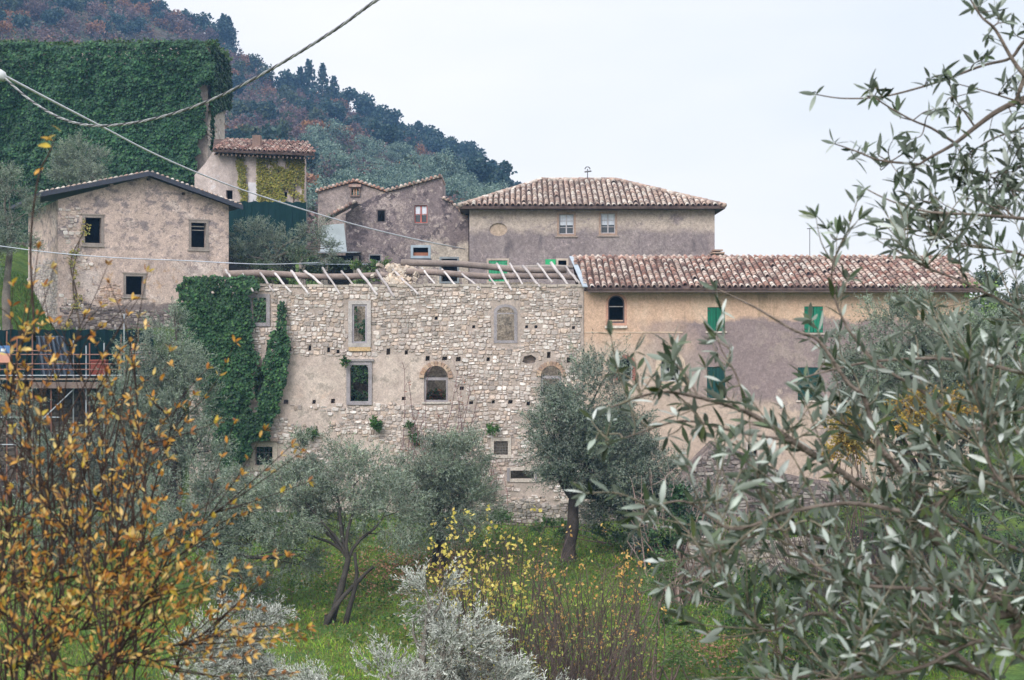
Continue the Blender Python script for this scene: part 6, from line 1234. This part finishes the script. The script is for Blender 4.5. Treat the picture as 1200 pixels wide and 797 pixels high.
# orange autumn shrub at left, close
ab = thing('autumn_shrub', 'close out-of-focus shrub with orange and yellow leaves filling the lower left corner', 'shrub', (-.95, 3.6, float(gz(-.95, 3.6))))
wood = MB(); LB, LD, LL = [], [], []; TW = (.045, .032, .03)
def ashoot(l, Y, r0, r1, dens, kids, root=None, ll=.024, dy=0.):
    p = branch(([np.array(root)] if root is not None else []) + pb(l, Y, dy), r0, r1, dens, 40, True, ll)
    for i in range(kids):
        k = int(random.uniform(.08, .98) * 39); t = unit(p[min(k + 1, 39)] - p[max(k - 1, 0)]); d = unit(t * .8 + rng.normal(size=3) * np.array([.7, .4, .4]) + [0, 0, .35]); L_ = random.uniform(.08, .3)
        s = spline([p[k], p[k] + d * L_ * .5 + rng.normal(0, .012, 3), p[k] + d * L_], 10); wood.tube(s, np.linspace(.0017, .0007, 10), 4, TW, False); put_leaves(s, dens * 1.1, ll, .3)
R0 = (-.95, 3.6, 8.2)
for l, Y, r0, kids, dens in (([(130, 830), (164, 731), (186, 675), (224, 638), (246, 604), (290, 593)], 3.5, .008, 12, .22), ([(30, 830), (86, 724), (123, 664), (145, 604), (150, 560), (160, 500), (157, 430)], 3.3, .008, 14, .2),
        ([(10, 830), (40, 720), (60, 640), (55, 560), (75, 500), (60, 400)], 3.6, .007, 14, .2), ([(70, 830), (60, 760), (30, 690), (20, 600), (35, 520), (10, 440)], 3.4, .007, 14, .22),
        ([(100, 830), (140, 760), (150, 700), (130, 620), (100, 560), (108, 480), (120, 420)], 3.8, .007, 14, .2), ([(120, 830), (165, 770), (185, 700), (165, 650), (170, 590), (165, 555)], 3.6, .006, 12, .25),
        ([(0, 830), (-10, 720), (10, 620), (-5, 540), (12, 470), (30, 385)], 3.1, .007, 10, .22), ([(60, 830), (100, 780), (190, 760), (240, 745), (270, 740)], 3.3, .005, 10, .35),
        ([(120, 830), (110, 720), (90, 640), (60, 600), (40, 560), (50, 470)], 3.0, .006, 12, .2), ([(150, 830), (180, 740), (170, 640), (185, 560), (200, 500), (180, 470)], 4.0, .006, 14, .2),
        ([(40, 830), (70, 700), (110, 600), (120, 520), (90, 430), (70, 380)], 4.0, .006, 14, .14), ([(20, 830), (30, 780), (90, 740), (150, 720), (190, 690)], 3.2, .005, 14, .4), ([(-10, 830), (0, 700), (50, 680), (110, 690), (160, 650)], 3.3, .005, 14, .4),
        ([(190, 850), (200, 800), (220, 760), (260, 720), (262, 690)], 3.4, .004, 8, .3), ([(60, 850), (50, 800), (20, 740), (0, 720)], 3.0, .005, 10, .45), ([(130, 850), (120, 800), (160, 770), (210, 790)], 3.1, .005, 12, .45)):
    ashoot(l, Y, r0 * .5, .0008, dens * 3.4, int(kids * 2.0), R0, .019)
# brown fine twigs behind, at the same bush
for i in range(70):
    x = random.uniform(-20, 160); y = random.uniform(520, 800); a = P(x, y, random.uniform(3.6, 4.3)); b = a + np.array([random.gauss(0, .12), random.gauss(0, .1), random.uniform(.15, .42)]); wood.tube(spline([a - [0, 0, .15], a, (a + b) / 2 + rng.normal(0, .015, 3), b], 9), np.linspace(.003, .0008, 9), 4, (.06, .042, .038), False)
# dark orange leafy tip at upper left
s = branch(pb([(40, 400), (35, 300), (45, 210), (58, 180), (66, 160)], 3.0), .0025, .001, .0, 20, False)
for (x, y) in ((62, 165), (66, 158), (60, 172), (72, 155), (40, 205), (20, 395), (30, 392), (12, 400), (38, 410), (60, 412), (64, 425)): LB.append(P(x, y, 3.0)); LD.append(rng.normal(size=3) + [0, 0, .2]); LL.append(.024)
wood.build('branch', M['bark'], ab, True); LB, LD, LL = np.array(LB), np.array(LD), np.array(LL)
ap_ = [(.52, .24, .045), (.60, .32, .07), (.62, .38, .10), (.36, .15, .04), (.60, .45, .16), (.26, .10, .03), (.68, .47, .20), (.46, .34, .05), (.20, .10, .04)]
near_leaves(ab, LB, LD, LL, pal_cols(len(LB), ap_, .2), M['autumn'], .42, 300, pal=ap_, variants=14, curl=.25)
print('autumn leaves', len(LB))

# ------------------------------------------------------------ haze
hz = MB(); hz.box((-330, -12, -1.5), (330, 470, 150)); hm = bpy.data.materials.new('haze'); hm.use_nodes = True; nt = hm.node_tree; nt.nodes.clear()
ou = nt.nodes.new('ShaderNodeOutputMaterial'); pv = nt.nodes.new('ShaderNodeVolumePrincipled'); pv.inputs['Density'].default_value = .00040; pv.inputs['Color'].default_value = (.28, .55, 1.0, 1); nt.links.new(pv.outputs[0], ou.inputs['Volume'])
ho = hz.build('haze', hm); ho['kind'] = 'stuff'; tag(ho, 'thin bluish autumn haze lying over the hillside', None); ho.display_type = 'WIRE'
SC.cycles.volume_bounces = 1
for o in bpy.data.objects:
    if 'o0' in o: del o['o0']
print('objects', len(bpy.data.objects), 'faces', sum(len(m.polygons) for m in bpy.data.meshes))
